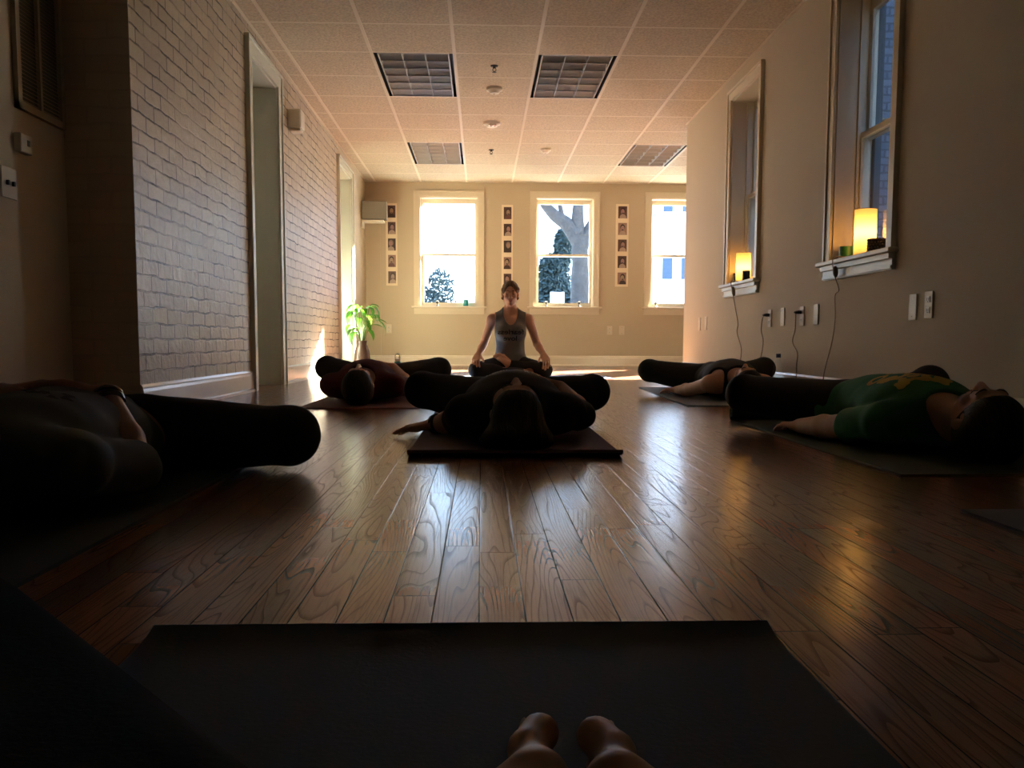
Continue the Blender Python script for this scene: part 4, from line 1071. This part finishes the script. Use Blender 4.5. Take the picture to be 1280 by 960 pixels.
for x0, strokes in ((.018, [(0, 0, 0, .055)]), (.040, [(0, 0, 0, .055), (0, 0, .016, 0), (0, .027, .012, .027)]), (.068, [(0, 0, 0, .055), (.01, 0, .01, .055)]), (.088, [(0, 0, 0, .055)]),
                    (.152, [(0, 0, .016, .055), (.016, 0, 0, .055)]), (.180, [(0, .01, 0, .018), (0, .035, 0, .043)]), (.192, [(0, .055, .009, 0), (.009, 0, .018, .055)]), (.222, [(0, .055, .01, .0), (.01, 0, .02, .02), (.02, .02, .014, .055)]), (.252, [(0, 0, .004, .05)])):
    for a, b, c, d in strokes: bar(x0 + a, yy + b, c - a, d - b)
print_on(shc, bars, M['print_white'], 'shirt_print', shc)
print_on(shn, [disc_patch(-.90 + .05 * math.cos(k * 2.4) * .9, 1.90 + .03 * math.sin(k * 1.7) * .9, .0, .011, 3 + k % 3, 3, 14, .3) for k in range(9)], M['print_black'], 'shirt_print', shn)

# --- the photographer: bare feet sole to sole at the bottom of the frame
pf = empty('person', (.065, .3, MT), 'bare feet of the person nearest the camera, soles together on the slate mat', 'person')
F = Fig(); tipsall = []
for q in (-1, 1):
    cxf = .058
    Aq = A3(cxf + q * .090, .398 - (.006 if q > 0 else 0), .062)
    H, K = A3(cxf + q * .10, .02, .11), A3(cxf + q * .40, .23, .12)
    leg(F, H, K, Aq)
    tips, fr = foot(F, Aq, (-q * .02, 1, .02), (q, .12, .10), (0, 0, 1), 1.08, 'foot', .28); tipsall.append((q, tips, fr))
F.ell('pelvis', (.066, -.02, .108), (.17, .12, .098), .05)
gr = ((0, 0, MT + .001), (0, 0, -1))
np_mesh('body', F.mesh('leg foot pelvis', .0035, 0, [gr]), M['skin_tan'], pf)
np_mesh('trousers', F.mesh('leg pelvis', .006, .008, [gr, ((0, .34, 0), (0, 1, 0))], (), .0015, 61), M['black_cloth'], pf)
for q, tips, (d, u, m) in tipsall:
    for i, (b1, b2, r) in enumerate(tips[:3]):
        c = b2 + u * r * .80 + d * r * .25; ru = V(u); rd = V(d); rm_ = V(m)
        mm = Matrix((rd, rm_, ru)).transposed().to_3x3()
        mb = MB(); mb.ball(V(c), (r * .62, r * .62, r * .25), 10, 6, mm); mb.build('toenail', M['nail'], pf, smooth=60)

# --- the instructor, seated cross-legged and facing the camera
pi_ = empty('person', (.268, 8.5, MT), 'woman in grey tank top sitting cross-legged facing the camera, eyes closed', 'person')
F = Fig(); X0 = .268; dy = -.08
F.ell('torso pelvis', (X0, 8.62 + dy, .125), (.165, .125, .115), .05)
F.ell('torso', (X0, 8.61 + dy, .27), (.122, .095, .13), .06)
F.ell('torso', (X0, 8.61 + dy, .43), (.135, .098, .15), .05)
for q in (-1, 1): F.ell('torso', (X0 + q * .072, 8.535 + dy, .425), (.062, .055, .062), .025)
F.cap('torso shoulder', (X0 - .135, 8.62 + dy, .552), (X0 + .135, 8.62 + dy, .552), .046, .046, .04)
F.cap('torso shoulder', (X0 - .10, 8.62 + dy, .565), (X0, 8.625 + dy, .63), .04, .05, .03); F.cap('torso shoulder', (X0 + .10, 8.62 + dy, .565), (X0, 8.625 + dy, .63), .04, .05, .03)
hc = A3(X0 - .004, 8.575 + dy, .782)
F.cap('neck', (X0, 8.625 + dy, .58), tuple(hc + A3(0, .02, -.07)), .054, .05, .03)
Rm = rotm((-1, 0, 0), nrm((.0, -1, -.08)), nrm((0, -.08, 1)))
P = head(F, hc, Rm, 1.0)
for q, s_ in ((-1, 'L'), (1, 'R')):
    S = A3(X0 + q * .172, 8.62 + dy, .542); E_ = A3(X0 + q * .25, 8.63 + dy, .315); W = A3(X0 + q * .306, 8.455 + dy, .215)
    F.ell('deltoid arm_u', S, (.05, .05, .05), .03); F.cap('arm_u', S, E_, .043, .035, .02); F.cap('arm_f', E_, E_ + (W - E_) * .35, .035, .0355, .012); F.cap('arm_f', E_ + (W - E_) * .35, W, .0355, .024, .012)
    hand(F, W, (q * .16, -.85, -.46), (q * .2, -.45, .85), (-q, 0, 0), 1.0, 1.0)
HL, HR = A3(X0 - .09, 8.60 + dy, .115), A3(X0 + .09, 8.60 + dy, .115)
KL, KR = A3(X0 - .315, 8.405 + dy, .078), A3(X0 + .305, 8.415 + dy, .078)
leg(F, HL, KL, A3(X0 + .12, 8.30 + dy, .052), .95); leg(F, HR, KR, A3(X0 - .02, 8.36 + dy, .128), .95)
foot(F, A3(X0 + .12, 8.30 + dy, .052), (1, .15, 0), (-.1, -.7, .7), (0, 1, .3), .92)
foot(F, A3(X0 - .02, 8.365 + dy, .130), (-.85, .15, .50), (-.1, -1, -.35), (-.3, -.2, -1), .9)
gr = ((0, 0, MT + .001), (0, 0, -1))
np_mesh('body', F.mesh('torso neck head arm_u arm_f hand leg foot', .005, 0, [gr]), M['skin'], pi_)
face_parts(P, 1.0, Rm, pi_)
cuts = [dict(kind='ell', c=A3(X0, 8.45 + dy, .625), r=A3(.070, .50, .135), R=None)] + [dict(kind='ell', c=A3(X0 + q * .205, 8.6 + dy, .545), r=A3(.068, .4, .135), R=None) for q in (-1, 1)]
tank = np_mesh('tank_top', F.mesh('torso', .005, .010, [gr, ((0, 0, .13), (0, 0, -1))], cuts, .0022, 71), M['tank'], pi_)
np_mesh('trousers', F.mesh('pelvis leg', .006, .009, [gr, ((0, 0, .20), (0, 0, 1))], [ecut((X0 + .16, 8.30 + dy, .052), (.06, .07, .06)), ecut((X0 - .055, 8.36 + dy, .15), (.055, .07, .06))], .0015, 73), M['black_cloth'], pi_)
H = Fig(); PP = lambda x, y, z: hc + x * Rm[0] + y * Rm[1] + z * Rm[2]
H.ell('h', PP(0, -.018, .035), (.077, .098, .084), .02, Rm); H.ell('h', PP(0, -.05, -.02), (.066, .055, .07), .03, Rm)
H.cap('h', PP(.005, .062, .098), PP(.066, .045, .03), .022, .016, .02); H.cap('h', PP(-.005, .06, .098), PP(-.064, .04, .035), .02, .014, .02)
H.cap('h', PP(0, -.11, .02), PP(0, -.12, -.10), .03, .018, .02)
for q in (-1, 1): H.cap('h', PP(q * .064, .03, .04), PP(q * .068, -.032, -.045), .016, .014, .02)
np_mesh('hair', H.mesh('h', .004, 0, (), [ecut(PP(.004, .10, -.03), (.060, .075, .112), Rm), ecut(PP(.085, .012, -.02), (.03, .024, .035), Rm), ecut(PP(-.085, .012, -.02), (.03, .024, .035), Rm)], .0014, 75), M['hair_brown'], pi_)
for q in (-1, 1): mb = MB(); mb.ball(V(PP(q * .08, -.002, -.043)), .0038, 8, 6); mb.build('earring', M['print_black'], pi_, smooth=60)
# mirror-written lettering on the tank top
bvh = bvh_of(tank); dg = None
def lettering(txt, cx, cz, width, size):
    cu = bpy.data.curves.new('lettering', 'FONT'); cu.body = txt; cu.size = size; cu.align_x = 'CENTER'; cu.resolution_u = 3; cu.offset = size * .018
    o = bpy.data.objects.new('lettering', cu); COL.objects.link(o); bpy.context.view_layer.update()
    me = bpy.data.meshes.new_from_object(o.evaluated_get(bpy.context.evaluated_depsgraph_get())); bpy.data.objects.remove(o); bpy.data.curves.remove(cu)
    bm = bmesh.new(); bm.from_mesh(me); bpy.data.meshes.remove(me)
    bmesh.ops.triangulate(bm, faces=bm.faces); bmesh.ops.subdivide_edges(bm, edges=[e for e in bm.edges if e.calc_length() > size * .15], cuts=2)
    xs = [v.co.x for v in bm.verts]; k = width / (max(xs) - min(xs)); x0 = (max(xs) + min(xs)) / 2
    out = []
    for v in bm.verts:
        X, Z = cx - (v.co.x - x0) * k, cz + v.co.y
        h = bvh.ray_cast(V((X, 7.5, Z)), V((0, 1, 0)), 3); v.co = V((X, (h[0].y if h[0] else 8.45) - .003, Z))
    return bm
b1 = lettering('fearless', X0, .405, .245, .066); b2 = lettering('love', X0 - .005, .347, .125, .064)
me2 = bpy.data.meshes.new('tmp'); b2.to_mesh(me2); b1.from_mesh(me2); bpy.data.meshes.remove(me2); b2.free()
mb = MB(); mb.bm.free(); mb.bm = b1; mb.build('lettering', M['print_black'], tank)

# ------------------------------------------------------------------ plant, bottles
pt = empty('potted_plant', (-1.40, 10.72, 0), 'leafy green plant in brown vase on floor at the far left doorway', 'plant')
px, py = -1.40, 10.72
mb = MB(); mb.lathe([(.06, 0), (.085, .01), (.10, .1), (.085, .22), (.055, .30), (.06, .34), (.05, .34), (.045, .30), (.002, .28)], (px, py, 0), 28); mb.build('vase', M['vase'], pt, smooth=50)
rp = random.Random(5); ml = MB(); mst = MB()
def leaf(base, az, length, width, rise, droop):
    d = V((math.cos(az), math.sin(az), 0)); sd = V((-d.y, d.x, 0)); n = 10; prev = None
    pos = V(base); ang = rise
    for i in range(n + 1):
        t = i / n; w = width * math.sin(math.pi * min(1, t ** .75)) + .0008
        wv = .012 * math.sin(7 * t)
        q = (pos - sd * w + V((0, 0, w * .35)), pos + V((0, 0, wv * .3)), pos + sd * w + V((0, 0, w * .35)))
        cur = [ml.bm.verts.new(k) for k in q]
        if prev:
            ml.face([prev[0], prev[1], cur[1], cur[0]]); ml.face([prev[1], prev[2], cur[2], cur[1]])
        prev = cur; pos = pos + (d * math.cos(ang) + V((0, 0, math.sin(ang)))) * length / n; ang -= droop / n
for i in range(34):
    az = rp.uniform(0, 2 * math.pi); hgt = rp.uniform(.10, .42); out = rp.uniform(.02, .12)
    b0 = V((px + .02 * math.cos(az), py + .02 * math.sin(az), .32)); b1 = b0 + V((math.cos(az) * out, math.sin(az) * out, hgt))
    mst.tube(smooth_path([b0, b0.lerp(b1, .5) + V((0, 0, .03)), b1], 4), .0035, 5)
    leaf(b1, az + rp.uniform(-.4, .4), rp.uniform(.13, .24), rp.uniform(.024, .042), rp.uniform(-.1, .8), rp.uniform(1.2, 2.6))
for az, ln in ((0.0, .30), (-.25, .32), (.2, .26)):
    b0 = V((px + .01, py, .32)); b1 = b0 + V((.10 * math.cos(az), .10 * math.sin(az), .26)); mst.tube(smooth_path([b0, b0.lerp(b1, .5) + V((-.02, 0, .03)), b1], 4), .0035, 5); leaf(b1, az, ln, .022, .15, 2.2)
ml.build('leaves', M['leaf'], pt, smooth=80); mst.build('stems', M['stem'], pt, smooth=60)

b = empty('sports_bottle', (-.69, 7.5, 0), 'teal bottle with white loop cap behind the person in maroon', 'bottle')
mb = MB(); mb.lathe([(.028, 0), (.032, .006), (.032, .15), (.026, .172), (.022, .178)], (-.69, 7.5, 0), 24); mb.build('flask', M['teal'], b, smooth=40)
mb = MB(); mb.lathe([(.025, .176), (.025, .196), (.012, .2)], (-.69, 7.5, 0), 20); mb.tube(smooth_path([(-.705, 7.5, .195), (-.708, 7.5, .225), (-.69, 7.5, .24), (-.672, 7.5, .225), (-.675, 7.5, .195)], 4), .005, 8); mb.build('loop_cap', M['white_plastic'], b, smooth=50)
b = empty('water_bottle', (1.90, 5.78, 0), 'clear plastic water bottle against the right wall under the cords', 'bottle')
mb = MB(); mb.lathe([(.028, 0), (.034, .008), (.034, .06), (.031, .07), (.034, .08), (.034, .15), (.030, .185), (.016, .225), (.0135, .235), (.0135, .25)], (1.90, 5.78, 0), 24); mb.build('flask', M['clear'], b, smooth=50)
mb = MB(); mb.lathe([(.0155, .245), (.0155, .268), (.014, .27)], (1.90, 5.78, 0), 18); mb.build('cap', mat('blue_cap', (.02, .03, .08), .4), b, smooth=40)

# ------------------------------------------------------------------ outdoors
mb = MB(); mb.box(-40, 50, YB + .3, 90, -.75, -.6); mb.box(2.3, 9, -4, YB + .3, -.75, -.6); o = mb.build('ground', M['ground']); o['kind'] = 'structure'
def leaf_mass(blobs, n, size, seed):
    rr = random.Random(seed); mb = MB()
    for i in range(n):
        c, r = rr.choice(blobs)
        while True:
            p = V((rr.uniform(-1, 1), rr.uniform(-1, 1), rr.uniform(-1, 1)))
            if .35 < p.length < 1: break
        p = V((c[0] + p.x * r[0], c[1] + p.y * r[1], c[2] + p.z * r[2])); a = V((rr.gauss(0, 1), rr.gauss(0, 1), rr.gauss(0, 1))).normalized(); bb = a.orthogonal().normalized(); s = size * rr.uniform(.6, 1.3)
        v = [mb.bm.verts.new(p + a * s), mb.bm.verts.new(p + bb * s * .45), mb.bm.verts.new(p - a * s), mb.bm.verts.new(p - bb * s * .45)]; mb.face(v)
    return mb
bu = empty('garden_bush', (-1.3, 22, -.6), 'loose leafy bush outside the left back window', 'bush')
leaf_mass([((-1.28, 22, .95), (.42, .4, .65)), ((-1.3, 22, .5), (.5, .45, .8)), ((-1.2, 22, 1.1), (.4, .4, .6)), ((-.98, 22, 1.55), (.34, .28, .55))], 1300, .07, 3).build('foliage', M['foliage'], bu)
mb = MB()
for dx in (-.1, .05, .2): mb.tube([(-1.2 + dx, 22, -.6), (-1.2 + dx * 2, 22, .4), (-1.1 + dx * 2.4, 22, 1.3)], [.04, .03, .015], 7)
mb.build('stems', M['bark'], bu)
tr = empty('street_tree', (2.68, 25, -.6), 'thick forked tree trunk outside the middle back window', 'tree')
mb = MB()
mb.tube(smooth_path([(2.70, 25, -.62), (2.68, 25, .8), (2.68, 25, 2.4), (2.66, 25, 3.2)], 4), [.33] * 4 + [.25] * 4 + [.22] * 4 + [.24], 14)
mb.build('trunk', M['bark'], tr, smooth=60)
for nm, path, rs in (('branch', [(2.72, 25, 2.9), (2.35, 25, 3.45), (1.95, 25, 3.75), (1.55, 24.9, 4.2), (1.0, 24.8, 5.0)], (.24, .07)), ('branch', [(2.66, 25, 3.0), (2.60, 25, 3.6), (2.63, 25, 4.3), (2.7, 25, 5.6)], (.21, .09)), ('branch', [(2.72, 25, 2.9), (2.95, 25, 3.4), (3.3, 25, 4.0), (3.6, 25, 5.0)], (.2, .07)), ('branch', [(2.2, 25, 3.6), (2.1, 25.1, 4.2), (2.0, 25, 5.2)], (.08, .03))):
    p = smooth_path(path, 5); mb = MB(); mb.tube(p, [rs[0] + (rs[1] - rs[0]) * i / (len(p) - 1) for i in range(len(p))], 10); mb.build(nm, M['bark'], tr, smooth=60)
ev = empty('evergreen_shrub', (2.3, 30, -.6), 'dense dark evergreen behind the forked tree trunk', 'shrub')
leaf_mass([((2.35, 30, 2.3), (.55, .5, .85)), ((2.4, 30, 1.4), (.75, .5, .9)), ((2.35, 30, 1.5), (.75, .7, 1.2)), ((2.7, 30, .8), (.9, .7, 1.4)), ((2.0, 30, .6), (.6, .6, 1.3)), ((2.65, 30, 3.3), (.3, .3, .75)), ((2.35, 30, 2.8), (.45, .4, .35))], 9500, .10, 9).build('foliage', M['foliage'], ev)
mb = MB(); mb.tube([(2.3, 30, -.62), (2.35, 30, .9), (2.5, 30, 2.6)], [.12, .08, .03], 8); mb.build('trunk', M['bark'], ev)
sg = empty('sign_board', (1.64, 20, -.6), 'blank white board on posts outside the middle back window', 'sign board')
mb = MB(); mb.box(1.50, 1.80, 19.98, 20.02, .85, 1.40); mb.build('panel', M['sign'], sg)
for x in (1.53, 1.77):
    mb = MB(); mb.box(x - .02, x + .02, 20.02, 20.06, -.62, 1.38); mb.build('post', M['sign'], sg)
hs_ = empty('white_house', (9, 36, -.6), 'white house with dark windows outside the right back window', 'house')
mb = MB(); mb.box(5.0, 14, 32.1, 40, -.62, 9); mb.build('walls', M['siding'], hs_)
for x0, x1, z0, z1 in ((6.33, 6.68, 2.5, 3.3), (7.0, 7.35, 2.5, 3.3), (6.33, 6.66, 4.83, 5.6), (7.0, 7.35, 4.83, 5.6), (5.75, 5.85, 2.95, 3.3)):
    mb = MB(); mb.box(x0 - .05, x1 + .05, 32.04, 32.1, z0 - .05, z1 + .05); f = mb.build('window_frame', M['siding'], hs_); mb = MB(); mb.box(x0, x1, 32.02, 32.04, z0, z1); mb.build('glass', M['house_glass'], f)
mb = MB(); mb.box(5.95, 6.75, 31.95, 32.1, 4.62, 4.74); mb.build('ledge', M['roof'], hs_)
mb = MB(); mb.prism([(4.6, 9), (14.4, 9), (9.5, 12)], 'y', 31.7, 40.3); mb.build('roof', M['roof'], hs_)
rh = empty('distant_house', (1, 48, -.6), 'grey roofed house far off behind the left back window', 'house')
mb = MB(); mb.box(-.6, 4.5, 46, 50, -.62, 2.2); mb.build('walls', M['siding'], rh)
mb = MB(); mb.prism([(-1.0, 2.15), (4.9, 2.15), (2.0, 4.0)], 'y', 45.6, 50.4); mb.build('roof', M['roof'], rh)
nb = empty('brick_building', (4.8, 3, -.6), 'pale brick building across the narrow court outside the right windows', 'building')
mb = MB(); mb.box(4.5, 4.8, -4, YE - .22, -.62, 9); mb.build('wall', M['pale_brick_y'], nb)

# ------------------------------------------------------------------ daylight
w = bpy.data.worlds.new('sky'); SC.world = w; w.use_nodes = True; nt = w.node_tree; bg = nt.nodes['Background']
tc = nt.nodes.new('ShaderNodeTexCoord'); sp_ = nt.nodes.new('ShaderNodeSeparateXYZ'); nt.links.new(tc.outputs['Generated'], sp_.inputs[0])
cr = nt.nodes.new('ShaderNodeValToRGB'); nt.links.new(sp_.outputs['Z'], cr.inputs[0])
cr.color_ramp.elements[0].position = 0; cr.color_ramp.elements[0].color = (.62, .81, 1, 1); cr.color_ramp.elements[1].position = .6; cr.color_ramp.elements[1].color = (.30, .52, 1, 1)
nt.links.new(cr.outputs[0], bg.inputs[0]); bg.inputs[1].default_value = 1.5
sd = bpy.data.lights.new('sun', 'SUN'); sd.energy = 46; sd.angle = R(1.2); sd.color = (1, .90, .74)
so = bpy.data.objects.new('sun', sd); COL.objects.link(so); so.location = (12, 24, 6)
so.rotation_euler = V((-.562, -.827, -.41)).to_track_quat('-Z', 'Y').to_euler()

# ------------------------------------------------------------------ camera
f, ppy, pit, yaw, rol, cz = 1136.7, 525.85, .0883, .03343, .00306, .3512
cy, sy = math.cos(yaw), math.sin(yaw)
fw = V((sy * math.cos(pit), cy * math.cos(pit), -math.sin(pit))); r0 = V((cy, -sy, 0)); u0 = r0.cross(fw)
r1 = math.cos(rol) * r0 + math.sin(rol) * u0; u1 = -math.sin(rol) * r0 + math.cos(rol) * u0
cam = bpy.data.cameras.new('camera'); cam.sensor_width = 36; cam.lens = f / 1280 * 36; cam.shift_y = (ppy - 480) / 1280; cam.clip_start = .02; cam.clip_end = 300
co = bpy.data.objects.new('camera', cam); COL.objects.link(co)
co.matrix_world = Matrix(((r1.x, u1.x, -fw.x, 0), (r1.y, u1.y, -fw.y, 0), (r1.z, u1.z, -fw.z, cz), (0, 0, 0, 1)))
SC.camera = co
SC.view_settings.view_transform = 'Standard'; SC.view_settings.look = 'None'; SC.view_settings.exposure = 2.4; SC.view_settings.gamma = 1; SC.view_settings.use_curve_mapping = False
SC.cycles.max_bounces = 14; SC.cycles.diffuse_bounces = 8; SC.cycles.transparent_max_bounces = 16; SC.cycles.sample_clamp_indirect = 6
SC.cycles.use_denoising = True
